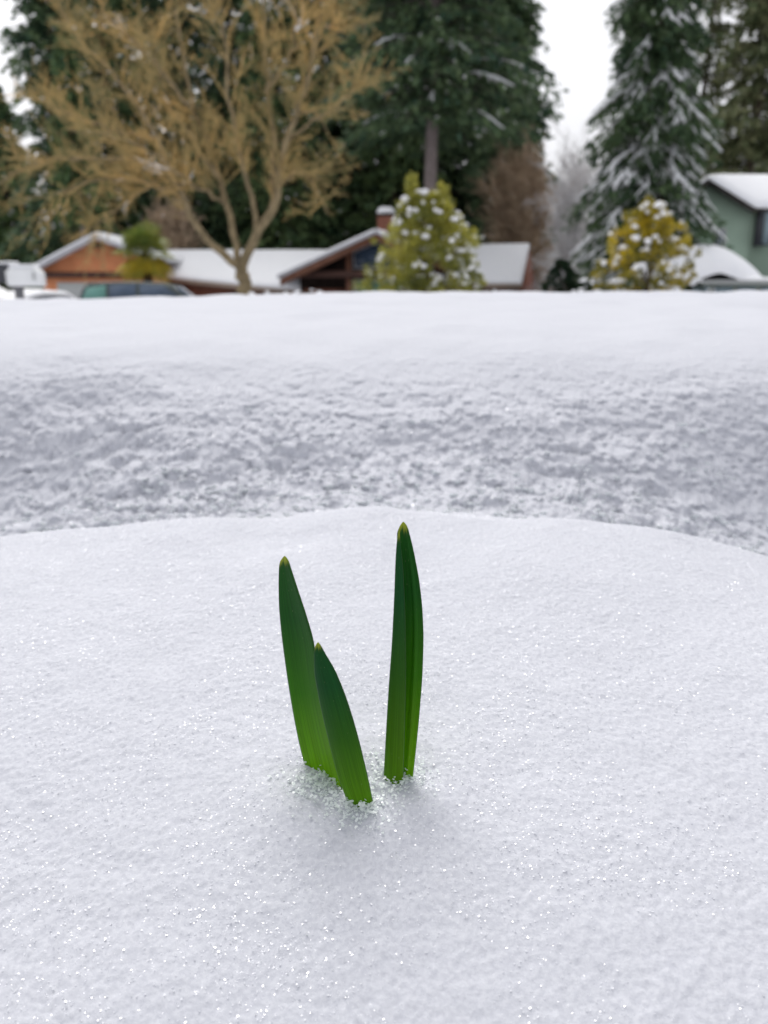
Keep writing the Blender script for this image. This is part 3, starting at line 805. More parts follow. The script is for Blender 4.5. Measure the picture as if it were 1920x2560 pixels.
# ------------------------------------------------------------------ cars and mailboxes
def car(label, x, y, zg, length, height, width, paint, yaw, snow=0.0, suv=True, rear_glass='teal_glass', group=None):
    root = thing('parked_car', label, 'car', (x, y, zg), group)
    Ln, Hh, Wd = length, height, width
    # side outline of the body (x forward) and of the cabin
    if suv:
        body = [(-.5, .28), (-.5, .56), (-.485, .62), (.24, .62), (.46, .57), (.5, .48), (.5, .26), (.40, .18), (-.42, .18)]
        cab = [(-.485, .622), (-.445, .90), (-.40, .985), (-.2, 1.0), (.05, .985), (.13, .93), (.27, .622)]
    else:
        body = [(-.5, .3), (-.49, .60), (-.36, .655), (.22, .655), (.45, .58), (.5, .46), (.5, .26), (.40, .18), (-.42, .18)]
        cab = [(-.40, .657), (-.24, .94), (-.12, 1.0), (.04, .98), (.24, .657)]
    def extr(pr, w0, w1, zsplit):
        V = []; n = len(pr)
        for sgn in (-1, 1):
            for px, pz in pr:
                f = max(0, (pz - zsplit) / (1.001 - zsplit)) if zsplit < 1 else 0
                V.append((px * Ln, sgn * (w0 + (w1 - w0) * f) * Wd / 2, pz * Hh))
        Fs = [list(range(n)), list(range(2 * n - 1, n - 1, -1))] + [[(i + 1) % n, i, n + i, n + (i + 1) % n] for i in range(n)]
        return V, Fs
    def put(name, V, Fs, mat, par, bev=0, sm=False):
        mb = MB(); mb.add(V, Fs)
        o = mesh_np(name, np.array(mb.V), mb.F, mat, par, sm)
        if bev:
            mo = o.modifiers.new('bevel', 'BEVEL'); mo.width = bev; mo.segments = 3; mo.limit_method = 'ANGLE'; mo.angle_limit = math.radians(25)
        return o
    bo = put('body', *extr(body, 1, 1, 2), paint, root, .07)
    ca = put('cabin', *extr(cab, .94, .74, .62), paint, root, .05)
    # side windows: set 4 mm proud of the cabin's sloping side
    def side_pt(px, pz, sgn):
        f = max(0, (pz - .62) / (1.001 - .62)); return (px * Ln, sgn * ((.94 + (.74 - .94) * f) * Wd / 2 + .008), pz * Hh)
    zt = .93; zb = .66
    if suv: wins = [([(-.455, zb), (-.425, .88), (-.30, zt), (-.30, zb)], rear_glass), ([(-.275, zb), (-.275, zt), (-.10, zt + .01), (-.10, zb)], 'glass'), ([(-.075, zb), (-.075, zt + .01), (.08, zt - .01), (.205, zb)], 'glass')]
    else: wins = [([(-.33, .69), (-.225, .90), (-.10, .945), (-.10, .69)], 'glass'), ([(-.08, .69), (-.08, .945), (.03, .93), (.16, .69)], 'glass')]
    for sgn in (-1, 1):
        for wpts, g in wins:
            pts = [np.array(side_pt(a, c, sgn)) for a, c in wpts]
            mb = MB(); mb.ext(pts, (0, -sgn * .02, 0)); put('window', mb.V, mb.F, M[g], root)
    def glass_end(p, q, out):
        (x0, z0), (x1, z1) = p, q
        w0 = (.94 + (.74 - .94) * max(0, (z0 - .62) / .38)) * Wd / 2 - .12; w1 = (.94 + (.74 - .94) * max(0, (z1 - .62) / .38)) * Wd / 2 - .10
        pts = [(x0 * Ln + out, -w0, z0 * Hh), (x0 * Ln + out, w0, z0 * Hh), (x1 * Ln + out, w1, z1 * Hh), (x1 * Ln + out, -w1, z1 * Hh)]
        return pts
    ws = glass_end((.255, .65), (.145, .91), .03) if suv else glass_end((.225, .68), (.065, .95), .035)
    mb = MB(); mb.ext(ws, (-.02, 0, 0)); put('windscreen', mb.V, mb.F, M['glass'], root)
    rs = glass_end((-.48, .66), (-.45, .88), -.03) if suv else glass_end((-.385, .68), (-.255, .92), -.035)
    mb = MB(); mb.ext(rs, (.02, 0, 0)); put('rear_window', mb.V, mb.F, M['glass'], root)
    for px in (-.30, .31):
        for sgn in (-1, 1):
            R = .20 * Hh if suv else .22 * Hh
            y0 = sgn * Wd / 2 * .80; y1 = sgn * (Wd / 2 + .01)
            mb = MB().tube([(px * Ln, y0, R), (px * Ln, y1, R)], R, 24)
            ty = put('wheel', mb.V, mb.F, M['tyre'], root, .02)
            mb = MB().tube([(px * Ln, y1 + sgn * .002, R), (px * Ln, y1 + sgn * .02, R)], R * .62, 20)
            put('rim', mb.V, mb.F, M['rim'], ty)
    for sgn in (-1, 1):
        mb = MB().box((.475 * Ln, sgn * Wd * .38 - .16, .46 * Hh), (.505 * Ln, sgn * Wd * .38 + .16, .54 * Hh))
        put('headlight', mb.V, mb.F, M['lamp'], root, .02)
        mb = MB().box((.10 * Ln, sgn * (Wd / 2 + .10) - .09, .64 * Hh), (.14 * Ln, sgn * (Wd / 2 + .10) + .09, .72 * Hh))
        put('mirror', mb.V, mb.F, paint, root, .03)
    if snow:
        # one thick sheet following roof, screens, hood and boot
        prof = ([(-.50, .60), (-.47, .66), (-.40, .70), (-.25, .97), (-.12, 1.03), (.04, 1.01), (.24, .70), (.34, .66), (.47, .61), (.5, .55)] if not suv else [(-.47, .9), (-.4, 1.0), (-.2, 1.02), (.05, 1.0), (.1, .95)])
        px = np.linspace(prof[0][0], prof[-1][0], 60); pz = pchip([p[0] for p in prof], [p[1] for p in prof], px)
        vv = np.linspace(-1, 1, 17)
        rim_ = np.sqrt(np.clip(1 - np.abs(vv)**4, 0, 1))
        ex = np.sqrt(np.clip(1 - np.abs(np.linspace(-1, 1, 60))**10, 0, 1))
        wv = .80 if not suv else .72
        Zt = pz[:, None] * Hh + snow * rim_[None] * ex[:, None] + .02 * fbm(px[:, None] * 9 + vv[None] * 0, vv[None] * 2 + px[:, None] * 0, 55, 2)
        Zb = pz[:, None] * Hh - .03 + 0 * vv[None]
        Xx = px[:, None] * Ln + 0 * vv[None]; Yy = vv[None] * wv * Wd / 2 * 1.05 + 0 * px[:, None]
        V = np.concatenate([np.stack([Xx, Yy, Zt], -1).reshape(-1, 3), np.stack([Xx, Yy, Zb], -1).reshape(-1, 3)])
        na, nb = 60, 17
        i = (np.arange(na - 1)[:, None] * nb + np.arange(nb - 1)[None])
        Ft = np.stack([i, i + nb, i + nb + 1, i + 1], -1).reshape(-1, 4); off = na * nb
        rim = list(range(nb)) + [r * nb + nb - 1 for r in range(1, na)] + [(na - 1) * nb + k for k in range(nb - 2, -1, -1)] + [r * nb for r in range(na - 2, 0, -1)]
        rim = np.array(rim); q2 = np.roll(rim, -1)
        mesh_np('snow', V, np.concatenate([Ft, Ft[:, ::-1] + off, np.stack([rim, q2, q2 + off, rim + off], -1)]), M['snow_far'], root, True)
    root.rotation_euler = (0, 0, yaw)
    return root

def car_z(py_top, D, height): return P(960, py_top, D)[2] - height
D = 30.0; Ls = 5.35; x0 = P(188, 700, D - .9)[0] + .485 * Ls; x1 = x0
car('dark grey green sport utility car without snow, parked side on before the garage', x0, D, car_z(704, D - .8, 1.75), Ls, 1.75, 1.85, M['suv'], 0.04, 0, True, group='parked cars')
D = 26.0; x = P(112, 728, D)[0]
car('low car wholly covered by white snow, behind the white mailbox', x, D, car_z(727, D, 1.52), 4.4, 1.40, 1.75, M['silver'], math.radians(62), .12, False, group='parked cars')
D = 20.0; x = P(-70, 700, D)[0]
car('snow covered car cut off by the left edge of the photo', x, D, car_z(705, D, 1.52), 4.4, 1.40, 1.75, M['silver'], math.radians(8), .12, False, group='parked cars')

def mailbox(label, px0, px1, py0, py1, D, mat, capmat, depth):
    a = P(px0, py1, D); c = P(px1, py0, D)
    zg = gz(a[0], D)
    root = thing('mailbox', label, 'mailbox', ((a[0] + c[0]) / 2, D + depth / 2, zg), 'mailboxes on posts by the road')
    Wd = c[0] - a[0]; Hh = c[2] - a[2]
    pts = [(a[0], D, a[2]), (c[0], D, a[2]), (c[0], D, a[2] + Hh * .72), (c[0] - Wd * .06, D, a[2] + Hh * .88), (c[0] - Wd * .18, D, c[2]), (a[0] + Wd * .12, D, c[2]), (a[0] + Wd * .03, D, a[2] + Hh * .9)]
    b_ = MB().ext(pts, (0, depth, 0)).build('box', mat, root, bevel=.025, seg=3)
    MB().box((a[0] - .012, D + .02, a[2] + .03), (a[0] - .002, D + depth - .02, a[2] + Hh * .85)).build('door', mat, root, bevel=.003)
    mx_ = a[0] + Wd * .24
    MB().box((mx_ - .05, D + depth / 2 - .05, zg - .05), (mx_ + .05, D + depth / 2 + .05, a[2] - .002)).build('post', M['postwood'], root)
    MB().box((c[0] - .09, D - .03, a[2] + Hh * .35), (c[0] - .07, D - .006, a[2] + Hh * .8)).build('flag', M['grey_trim'], root)
    snow_roof(root, 'snow', [(a[0] + Wd * .1, D, c[2]), (c[0] - Wd * .15, D, c[2]), (c[0] - Wd * .15, D + depth, c[2]), (a[0] + Wd * .1, D + depth, c[2])], .035)
mailbox('white rounded mailbox on a grey post at the left of the road', 18, 97, 670, 716, 12.0, M['white_paint'], None, .22)
mailbox('dark mailbox capped with snow, behind the white mailbox', -60, 44, 660, 707, 13.2, M['box_dark'], None, .3)

# ------------------------------------------------------------------ trees
def conifer(name, label, x, y, Ht, R, mat, n_br=420, per=46, zmin=1.0, droop=.45, p=.75, leafL=.42, leafW=.15, trunk_r=.32, bark='bark', snow=0, group='tall evergreens behind the houses', gap=1.0, snowmat='snow_far', hang=.5):
    zg = gz(x, y)
    root = thing(name, label, 'tree', (x, y, zg), group)
    hts = np.linspace(zg - .2, zg + Ht, 14)
    wob = .06 * np.sin(np.arange(14) * 1.3 + x)
    stem = tube_arr([(x + wob[i], y, hh_) for i, hh_ in enumerate(hts)], [trunk_r * (1 - .93 * i / 13)**.8 for i in range(14)], 10)
    h = zmin + (Ht - zmin) * rng.uniform(0, 1, n_br)**1.15
    r = R * (1 - h / Ht)**p * rng.uniform(.5, 1.12, n_br) * (.85 + .15 * np.sin(h * 1.7 + x)) + .3
    az = rng.uniform(0, 2 * np.pi, n_br)
    dv = np.stack([np.cos(az), np.sin(az)], 1)
    def path(s, k):       # s: (m,) position along branch k
        rr = r[k] * s
        z = h[k] + r[k] * (.18 * s - droop * s**2.0)
        return np.stack([dv[k, 0] * rr, dv[k, 1] * rr, z], -1)
    k = np.repeat(np.arange(n_br), per)
    s = rng.uniform(0.05, 1, len(k))**.62
    c = path(s, k)
    lat = rng.normal(size=len(k)) * r[k] * (.07 + .13 * (1 - s))
    c[:, 0] += -dv[k, 1] * lat; c[:, 1] += dv[k, 0] * lat
    c[:, 2] -= np.abs(rng.normal(size=len(k))) * leafL * hang + np.abs(lat) * .3
    c += rng.normal(size=c.shape) * .05
    ax = np.stack([dv[k, 0], dv[k, 1], np.full(len(k), -.7)], 1)
    q = quads_arr(c + np.array((x, y, zg)), leafL * rng.uniform(.6, 1.3, len(k)), leafW * rng.uniform(.6, 1.4, len(k)), ax, .8)
    # branch wood
    kk = np.arange(n_br)
    A_ = path(np.zeros(n_br), kk); M_ = path(np.full(n_br, .5), kk); B_ = path(np.full(n_br, .95), kk)
    off = np.array((x, y, zg))
    world_np('crown', *q, M[mat], root)
    tw = twigs_arr(A_ + off, B_ + off, .035, .01, M_ + off)
    world_np('trunk', *merge([stem, tw]), M[bark], root, True)
    if snow:
        facing = rng.uniform(0, 1, n_br) < snow * np.clip(2.0 - 2.7 * h / Ht, .14, 1.7)
        ks = np.where(facing)[0]
        prt = []
        for kb in ks:
            nseg = 4
            s0 = rng.uniform(.2, .55); s1 = rng.uniform(.85, 1.02)
            sp_ = np.linspace(s0, s1, 9)
            pc = path(sp_, np.full(9, kb)) + off + (0, 0, .07) + rng.normal(size=(9, 3)) * .025
            rad = rng.uniform(.035, .075) * np.sin(np.linspace(.25, 2.9, 9))**.5
            prt.append(tube_arr(pc, rad, 6))
            for q_ in range(nseg):
                sg = (-1) ** q_; sa = rng.uniform(s0, s1 * .9)
                b0_ = path(np.array([sa]), np.array([kb]))[0] + off + (0, 0, .05)
                lt = np.array((-dv[kb, 1] * sg, dv[kb, 0] * sg, -.45)) * .8 + np.array((dv[kb, 0], dv[kb, 1], -.5)) * .8
                ln_ = rng.uniform(.25, .6)
                tq = np.linspace(0, 1, 5)[:, None]
                prt.append(tube_arr(b0_ + lt * ln_ * tq + (0, 0, -.12) * tq**2, np.array([.02, .03, .03, .025, .01]), 5))
        Vb, Fb = merge(prt)
        world_np('snow', Vb, Fb, M[snowmat], root, True)
    return root

def at(dx, D): return Q(dx, 600, D)[0]
conifer('evergreen_tree', 'dark evergreen at the left edge with pale sky beside its top', at(160, 54), 54, 32, 4.6, 'fir', n_br=620, per=40, droop=.5, leafL=.5, leafW=.2, trunk_r=.4)
conifer('evergreen_tree', 'dense green evergreen rising behind the orange garage', at(262, 60), 60, 36, 6.0, 'fir_deep', n_br=640, per=40, leafL=.5, leafW=.2, trunk_r=.42)
conifer('evergreen_tree', 'dark evergreen directly behind the mossy bare tree trunk', at(425, 62), 62, 38, 5.8, 'fir', n_br=700, per=38, leafL=.5, leafW=.2, trunk_r=.4, p=.7)
conifer('evergreen_tree', 'tall evergreen behind the right side of the mossy bare tree', at(610, 60), 60, 34, 5.6, 'fir_deep', n_br=680, per=40, leafL=.5, leafW=.2, trunk_r=.45)
conifer('evergreen_tree', 'very dark evergreen standing behind the glazed gable', at(765, 66), 66, 34, 6.0, 'fir', n_br=640, per=40, leafL=.55, leafW=.22, trunk_r=.45)
conifer('tall_fir', 'big dark fir whose straight bare trunk shows above the yellow green shrub', at(928, 50), 50, 50, 8.6, 'fir', n_br=1100, per=56, zmin=11.2, droop=.42, p=.6, leafL=.5, leafW=.19, trunk_r=.42, bark='bark_pink', snow=.06)
conifer('evergreen_tree', 'shaded evergreen filling the dark space low behind the tall fir', at(880, 72), 72, 17, 6.4, 'fir', n_br=520, per=40, leafL=.6, leafW=.24, p=.6)
conifer('evergreen_tree', 'shaded evergreen low behind the brown brush tree', at(1060, 68), 68, 15, 5.6, 'fir', n_br=520, per=40, leafL=.6, leafW=.24, p=.6)
conifer('evergreen_tree', 'low dark evergreen behind the long snowy wing roof', at(500, 70), 70, 17, 5.5, 'fir', n_br=420, per=40, leafL=.6, leafW=.24, p=.6)
conifer('snowy_spruce', 'dark green spruce with drooping snow lined branches by the green house', at(1378, 36), 36, 18.5, 3.95, 'fir_blue', n_br=640, per=70, zmin=.5, droop=.62, p=.62, leafL=.34, leafW=.11, trunk_r=.28, snow=.85, hang=.8)
conifer('cedar_tree', 'olive brown cedar behind the green house roof', at(1592, 56), 56, 30, 5.0, 'cedar', n_br=620, per=44, leafL=.5, leafW=.2, droop=.3, p=.55, trunk_r=.4)
conifer('cedar_tree', 'thinner see through cedar between the spruce and the olive one', at(1480, 60), 60, 27, 3.2, 'cedar', n_br=300, per=34, leafL=.45, leafW=.16, droop=.3, p=.5, trunk_r=.3)

conifer('evergreen_tree', 'shorter evergreen at the very left edge under open sky', at(30, 60), 60, 15.5, 4.2, 'fir_deep', n_br=420, per=40, leafL=.55, leafW=.22, p=.5)
conifer('evergreen_tree', 'evergreen glimpsed between the left limbs of the mossy tree', at(345, 70), 70, 40, 6.0, 'fir_deep', n_br=620, per=40, leafL=.6, leafW=.24, p=.6)
conifer('evergreen_tree', 'evergreen behind the middle of the mossy crown', at(520, 72), 72, 40, 6.0, 'fir', n_br=620, per=40, leafL=.6, leafW=.24, p=.6)
conifer('evergreen_tree', 'evergreen between the mossy tree and the tall fir', at(705, 70), 70, 38, 6.0, 'fir', n_br=620, per=40, leafL=.6, leafW=.24, p=.6)
conifer('evergreen_tree', 'evergreen closing the space left of the tall fir trunk', at(850, 64), 64, 34, 5.6, 'fir_deep', n_br=640, per=40, leafL=.6, leafW=.24, p=.55)
conifer('evergreen_tree', 'evergreen right of the tall fir trunk, beside the gap of sky', at(1085, 62), 62, 24, 4.6, 'fir', n_br=620, per=44, leafL=.55, leafW=.22, p=.40)
conifer('evergreen_tree', 'evergreen straight behind the tall fir trunk', at(970, 66), 66, 30, 5.4, 'fir', n_br=620, per=44, leafL=.6, leafW=.24, p=.5)

# --- the big mossy deciduous tree
def limb(ptsd, r0, r1, D=20.0, dd=0.0, n=18):
    pts = np.array([Q(a, b, D) for a, b in ptsd])
    t_ = np.linspace(0, 1, len(pts)); tn = np.linspace(0, 1, n)
    out = np.stack([pchip(t_, pts[:, i], tn) for i in range(3)], 1)
    out[:, 1] += dd * tn**1.2
    wob = rng.normal(size=(n, 3)) * .03; wob[0] = 0
    return out + wob, r0 * (1 - tn) + r1 * tn
bx, by = Q(528, 640, 20)[0], 20.0
zg = gz(bx, by)
t1 = thing('mossy_tree', 'large bare tree with forked mossy trunk and orange lichen covered twigs', 'tree', (bx, by, zg))
limbs = [
    limb([(530, 700), (529, 640), (525, 605), (520, 574)], .165, .145),
    limb([(521, 578), (470, 540), (432, 495), (402, 430), (378, 370), (350, 300), (300, 220), (240, 150)], .10, .03, dd=-.8),
    limb([(520, 578), (505, 520), (485, 440), (470, 380), (440, 300), (410, 230), (380, 120), (360, -10)], .09, .03, dd=.8),
    limb([(522, 578), (558, 510), (588, 450), (606, 380), (622, 300), (650, 220), (676, 140), (692, 50)], .12, .035, dd=-.4),
    limb([(588, 450), (590, 330), (574, 200), (560, 80), (552, -60)], .08, .03, dd=1.2),
    limb([(556, 512), (550, 440), (532, 370), (512, 250), (500, 100), (482, -40)], .07, .025, dd=-1.4),
    limb([(612, 400), (640, 372), (668, 385), (690, 430), (712, 462)], .04, .012, dd=-.5),
    limb([(625, 300), (680, 262), (725, 228), (755, 198), (768, 160)], .045, .012, dd=.3),
    limb([(640, 245), (680, 235), (705, 280)], .035, .012, dd=.8),
    limb([(402, 430), (340, 398), (260, 388), (170, 418), (95, 440)], .05, .012, dd=-.9),
    limb([(378, 370), (280, 345), (150, 345), (60, 368), (-20, 425)], .06, .012, dd=-.4),
    limb([(350, 300), (250, 280), (150, 245), (65, 205)], .05, .012, dd=.8),
    limb([(300, 220), (215, 130), (150, 60), (115, -10)], .04, .012, dd=.2),
    limb([(410, 230), (330, 130), (260, 60), (210, -40)], .05, .012, dd=-1.0),
    limb([(650, 220), (690, 90), (722, 50)], .035, .012, dd=-.3),
    limb([(470, 380), (400, 280), (330, 180), (290, 40)], .05, .012, dd=1.6),
    limb([(574, 200), (640, 100), (650, -40)], .04, .012, dd=-.8),
    limb([(485, 440), (420, 400), (330, 330), (210, 310)], .045, .012, dd=-1.8),
    limb([(378, 370), (300, 420), (240, 470), (210, 500)], .035, .012, dd=-.5),
]
mb = MB()
for pts, rad in limbs: mb.tube(pts, rad, 9)
mb.build('trunk', M['mossy'], t1, True)
A1 = []; B1 = []; R1 = []
gen = []
for li, (pts, rad) in enumerate(limbs[1:]):
    seg = np.diff(pts, axis=0); Ls_ = np.linalg.norm(seg, axis=1).sum()
    n = int(Ls_ * (5.0 if li < 5 else 6.8))
    tt = rng.uniform(.30 if li < 5 else .08, 1, n)
    idx = tt * (len(pts) - 1); i0 = np.minimum(idx.astype(int), len(pts) - 2); f = (idx - i0)[:, None]
    st = pts[i0] * (1 - f) + pts[i0 + 1] * f
    dr_ = seg[i0] / (np.linalg.norm(seg[i0], axis=1)[:, None])
    rnd = rng.normal(size=(n, 3)); rnd /= np.linalg.norm(rnd, axis=1)[:, None]
    d = dr_ * .8 + rnd * .75 + np.array((0, 0, .25)); d /= np.linalg.norm(d, axis=1)[:, None]
    ln = rng.uniform(.5, 1.35, n)[:, None]
    gen.append((st, st + d * ln, d))
st = np.concatenate([g[0] for g in gen]); en = np.concatenate([g[1] for g in gen]); dd_ = np.concatenate([g[2] for g in gen])
bend = (st + en) / 2 + rng.normal(size=st.shape) * .08
parts = [twigs_arr(st, en, .014, .006, bend, 4)]
def spawn(st, en, dirs, per, l0, l1, spread, up):
    n = len(st); k = np.repeat(np.arange(n), per); t_ = rng.uniform(.1, 1, len(k))[:, None]
    s_ = st[k] * (1 - t_) + en[k] * t_
    rnd = rng.normal(size=(len(k), 3)); rnd /= np.linalg.norm(rnd, axis=1)[:, None]
    d = dirs[k] * .8 + rnd * spread + np.array((0, 0, up)); d /= np.linalg.norm(d, axis=1)[:, None]
    e_ = s_ + d * rng.uniform(l0, l1, len(k))[:, None]
    return s_, e_, d
s2, e2, d2 = spawn(st, en, dd_, 7, .20, .55, .62, .15)
parts.append(twigs_arr(s2, e2, .0066, .0036))
s3_, e3_, d3 = spawn(s2, e2, d2, 4, .06, .20, .85, .1)
parts.append(twigs_arr(s3_, e3_, .0055, .003))
print('twigs', len(st), len(s2), len(s3_))
world_np('crown', *merge([(p[0], p[1]) for p in parts]), M['twig_orange'], t1)

def brush(name, label, dx, D, Ht, halfw, mat, n, lean=0.0, thick=.012, group=None, fan=.6, trunk=.07, bark='bark', base_frac=.15):
    x = at(dx, D); zg = gz(x, D)
    root = thing(name, label, 'tree', (x, D, zg), group)
    stems = []
    mb = MB()
    for k in range(9):
        az = rng.uniform(0, 2 * np.pi); sp = rng.uniform(.1, 1) * halfw * .6
        p0 = np.array((x, D, zg)); p2 = p0 + (math.cos(az) * sp + lean * .5, math.sin(az) * sp * .6, Ht * rng.uniform(.6, .85)); p1 = (p0 + p2) / 2 + (-math.cos(az) * sp * .2, 0, 0)
        tn = np.linspace(0, 1, 9)[:, None]
        c = (1 - tn)**2 * p0 + 2 * tn * (1 - tn) * p1 + tn**2 * p2
        stems.append(c); mb.tube(c, trunk * (1 - .8 * tn[:, 0]), 6)
    mb.build('trunk', M[bark], root, True)
    S_ = []; E_ = []; Dr = []
    per = n // 9
    for c in stems:
        t_ = rng.uniform(base_frac, 1, per) * 8; i0 = np.minimum(t_.astype(int), 7); f = (t_ - i0)[:, None]
        s_ = c[i0] * (1 - f) + c[i0 + 1] * f
        d = rng.normal(size=(per, 3)) * fan + np.array((lean * .2, 0, .9)); d /= np.linalg.norm(d, axis=1)[:, None]
        S_.append(s_); E_.append(s_ + d * rng.uniform(.4, 1.1, per)[:, None] * Ht * .22); Dr.append(d)
    S_ = np.concatenate(S_); E_ = np.concatenate(E_); Dr = np.concatenate(Dr)
    a = spawn(S_, E_, Dr, 7, Ht * .04, Ht * .13, .6, .2)
    b = spawn(a[0], a[1], a[2], 3, Ht * .02, Ht * .06, .8, .2)
    V, Fc = merge([twigs_arr(S_, E_, thick * 1.4, thick * .8), twigs_arr(a[0], a[1], thick, thick * .6), twigs_arr(b[0], b[1], thick * .8, thick * .5)])
    world_np('crown', V, Fc, M[mat], root)
    return root
brush('brush_tree', 'brown leafless brushy tree beside the open gap of sky', 1124, 52.5, 10.9, 3.7, 'twig_brown', 470, thick=.022, trunk=.10)
brush('brush_tree', 'dim reddish leafless tree behind the palm', 385, 50, 7.0, 2.2, 'twig_brown', 300, thick=.022, trunk=.10)
brush('pale_bare_tree', 'pale snow dusted bare tree in the gap left of the spruce', 1222, 44, 9.0, 1.3, 'twig_pale', 150, thick=.013, trunk=.06, bark='postwood')
brush('pale_bare_tree', 'thin pale bare tree far off, low in the sky gap', 1238, 70, 15.5, 1.8, 'twig_pale', 120, thick=.016, trunk=.06, bark='postwood')
# thin trunk above the garage roof
conifer('evergreen_tree', 'young evergreen with a bare grey trunk showing over the garage ridge', at(190, 50), 50, 16, 2.8, 'fir_deep', n_br=220, per=40, zmin=6.0, trunk_r=.22, bark='bark_pink', leafL=.5, leafW=.2)

def shrub(name, label, dx, D, Ht, halfw, mat, n_cl, per, leafL, leafW, n_snow, snow_r, spikes=(), prof=None, group=None, cat='shrub', seed=0, up=.4):
    x = at(dx, D); zg = gz(x, D)
    root = thing(name, label, cat, (x, D, zg), group)
    # cluster centres: shell of an uneven cone-ish volume
    hh = rng.uniform(.04, 1, n_cl)
    pr = prof if prof else [(0, .75), (.25, 1), (.55, .85), (.8, .55), (1, .15)]
    rad = pchip([p[0] for p in pr], [p[1] for p in pr], hh) * halfw
    az = rng.uniform(0, 2 * np.pi, n_cl)
    q = rng.uniform(.25, 1, n_cl)**.5
    bump = 1 + .20 * np.sin(az * 3 + hh * 11 + seed) + .14 * np.sin(az * 5 - hh * 17) + .10 * rng.normal(size=n_cl)
    c = np.stack([x + np.cos(az) * rad * q * bump, D + np.sin(az) * rad * q * bump * .9, zg + hh * Ht], 1)
    for (sx, sh, sw, k) in spikes:       # leading shoots: x offset, top height, width, clusters
        s_ = rng.uniform(0, 1, k)
        c = np.concatenate([c, np.stack([x + sx + rng.normal(size=k) * sw * (1.15 - s_), D + rng.normal(size=k) * sw * (1.15 - s_), zg + Ht * .8 + (sh - Ht * .8) * s_], 1)])
    k = np.repeat(np.arange(len(c)), per)
    cs = halfw * .10 * rng.uniform(.6, 1.5, len(c))[k][:, None]; cs0 = halfw * .11
    d = rng.normal(size=(len(k), 3)); d /= np.linalg.norm(d, axis=1)[:, None]
    pos = c[k] + d * rng.uniform(.2, 1, len(k))[:, None] * cs
    out = c[k] - np.array((x, D, zg + Ht * .4)); out /= np.linalg.norm(out, axis=1)[:, None] + 1e-9
    ax = out * .5 + d * .8 + np.array((0, 0, up))
    V, Fc = quads_arr(pos, leafL * rng.uniform(.6, 1.2, len(k)), leafW * rng.uniform(.6, 1.2, len(k)), ax, .4)
    world_np('foliage', V, Fc, M[mat], root)
    mb = MB()
    for j in range(10):
        e = c[rng.integers(0, n_cl)]
        mb.tube([(x, D, zg - .05), ((x * 1.4 + e[0] * .6) / 2, (D * 1.4 + e[1] * .6) / 2, (zg + e[2]) / 2), tuple(e)], [.05, .03, .012], 6)
    mb.build('stem', M['bark'], root, True)
    if n_snow:
        w_ = (q > .72) & (hh > .05); idx = np.where(w_)[0]
        idx = rng.choice(idx, min(n_snow, len(idx)), replace=False)
        pc = c[idx] + (0, 0, cs0 * .75)
        pc = np.concatenate([pc, pc + rng.normal(size=pc.shape) * (cs0 * .9, cs0 * .9, cs0 * .15)])
        Vb, Fb = blobs_arr(pc, .82 * snow_r * rng.uniform(.5, 1.15, len(pc)), .75)
        world_np('snow', Vb, Fb, M['snow_far'], root, True)
    return root

D6 = 24
def m_at(dy, D): return Q(830, dy, D)[2]
z6 = gz(at(925, D6), D6)
shrub('evergreen_shrub', 'tall yellow green shrub dotted with snow pads, right of the glazed gable', 920, D6, m_at(425, D6) - z6, 1.62, 'yel_leaf', 520, 44, .13, .05, 150, .105,
      spikes=[(at(888, D6) - at(920, D6), m_at(378, D6) - z6, .09, 22), (at(952, D6) - at(920, D6), m_at(398, D6) - z6, .16, 30), (at(870, D6) - at(920, D6), m_at(440, D6) - z6, .16, 18)],
      prof=[(0, .95), (.3, 1.0), (.5, .88), (.7, .78), (.88, .5), (1, .22)])
D7 = 22
z7 = gz(at(1390, D7), D7)
shrub('golden_shrub', 'golden yellow shrub with snow pads in front of the snowy spruce', 1392, D7, m_at(445, D7) - z7, 1.28, 'gold_leaf', 330, 40, .11, .05, 80, .10,
      spikes=[(at(1385, D7) - at(1392, D7), m_at(432, D7) - z7, .16, 20)],
      prof=[(0, .75), (.3, .8), (.5, 1.0), (.7, .8), (.88, .5), (1, .22)], seed=2)
shrub('dark_bush', 'dark green rounded bush at the foot of the spruce', 1212, 23, m_at(563, 23) - gz(at(1212, 23), 23), .68, 'bush_leaf', 240, 70, .10, .04, 10, .05, seed=4)
shrub('dark_bush', 'low snowy bush spilling from the right foot of the yellow green shrub', 1020, 22, m_at(580, 22) - gz(at(1020, 22), 22), .55, 'yel_leaf', 110, 50, .10, .04, 40, .07, seed=5)
shrub('dark_bush', 'low snow capped bush between the dark bush and golden shrub', 1265, 21, m_at(610, 21) - gz(at(1265, 21), 21), .55, 'bush_leaf', 100, 50, .08, .03, 60, .08, seed=6)
shrub('dark_bush', 'small green bush below the mound of snow on the garden room', 1505, 21, m_at(606, 21) - gz(at(1505, 21), 21), .5, 'bush_leaf', 110, 50, .08, .03, 14, .07, seed=7)
for i, (dx, dy, hw) in enumerate([(505, 634, .10), (543, 636, .10), (578, 634, .12), (612, 636, .12), (640, 630, .12), (668, 626, .13), (690, 632, .10)]):
    D = 9.0
    zz = gz(at(dx, D), D)
    shrub('snowy_shrub', ['small snow tufted plant just left of the mossy trunk', 'small snow tufted plant just right of the mossy trunk', 'third snow tufted plant from the left on the snow crest',
          'fourth snow tufted plant from the left on the snow crest', 'fifth snow tufted plant from the left, under the low eave', 'tallest snow tufted plant on the crest, under the gable',
          'rightmost of the snow tufted plants on the snow crest'][i], dx, D, Q(dx, dy, D)[2] - zz, hw, 'bush_leaf', 60, 16, .045, .016, 46, .030, seed=i, group='small snow tufted plants on the crest', cat='plant')

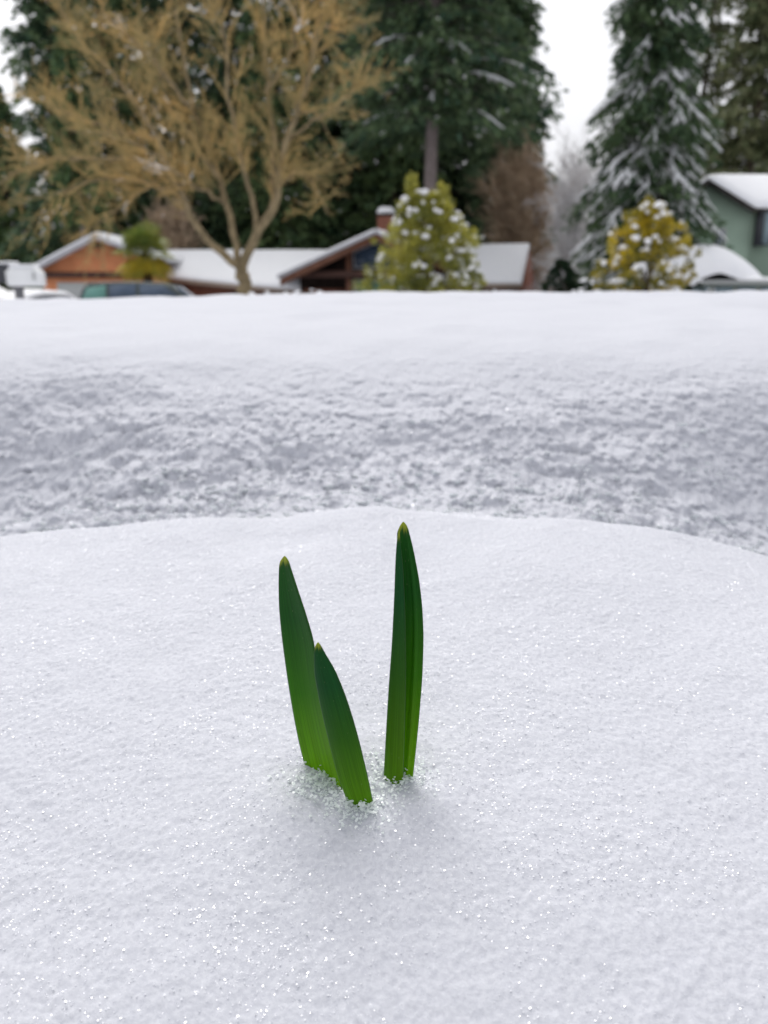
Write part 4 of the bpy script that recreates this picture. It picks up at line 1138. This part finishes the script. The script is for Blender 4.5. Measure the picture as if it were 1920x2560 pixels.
# --- the fan palm
def palm(dx, D):
    x = at(dx, D); zg = gz(x, D)
    top = Q(dx, 548, D)[2]
    root = thing('fan_palm', 'fan palm with yellow drooping old fronds before the orange garage', 'palm tree', (x, D, zg))
    mb = MB(); n = 12
    mb.tube([(x + .03 * math.sin(i), D, zg + (top - zg) * i / (n - 1)) for i in range(n)], [.16 + .03 * (i % 2) for i in range(n)], 10)
    mb.build('trunk', M['palm_trunk'], root, True)
    for k in range(38):
        old = k >= 22
        az = rng.uniform(0, 2 * np.pi)
        el = math.radians(rng.uniform(-65, -25) if old else rng.uniform(-5, 80))
        ln = rng.uniform(.45, .75)
        d = np.array((math.cos(az) * math.cos(el), math.sin(az) * math.cos(el), math.sin(el)))
        p0 = np.array((x, D, top)); p1 = p0 + d * ln
        sd_ = np.cross(d, (0, 0, 1.0)); sd_ /= np.linalg.norm(sd_)
        upv = np.cross(sd_, d)
        V = []; Fs = []
        mbf = MB(); mbf.tube([p0, (p0 + p1) / 2 + (0, 0, .04), p1], [.018, .014, .01], 5)
        R = rng.uniform(.75, 1.0)
        for j in range(19):
            a = math.radians(-105 + 210 * j / 18)
            dj = d * math.cos(a) + sd_ * math.sin(a)
            w = R * .045
            m1 = p1 + dj * R * .55 + upv * .03; m2 = p1 + dj * R * .98 + np.array((0, 0, -.13 - .10 * abs(math.sin(a)) - rng.uniform(0, .08)))
            s_ = np.cross(dj, upv); s_ /= np.linalg.norm(s_) + 1e-9
            mbf.add([p1, m1 + s_ * w, m2, m1 - s_ * w], [[0, 1, 2, 3]])
        o = mbf.build('frond', M['palm_old' if old else 'palm_green'], root)
        if old: o['label'] = 'drooping yellowed old frond'
        if not old and k % 3 == 0:
            Vb, Fb = blobs_arr(p1[None] + rng.normal(size=(3, 3)) * (.12, .12, .03) + (0, 0, .07), rng.uniform(.05, .11, 3), .5)
            world_np('snow', Vb, Fb, M['snow_far'], o, True)
palm(318, 33)
for o in list(bpy.data.objects):
    if 'origin' in o: del o['origin']
for o in bpy.data.objects:
    if o.parent and o.name.split('.')[0] == 'snow': o['kind'] = 'stuff'
print('objects', len(bpy.data.objects))
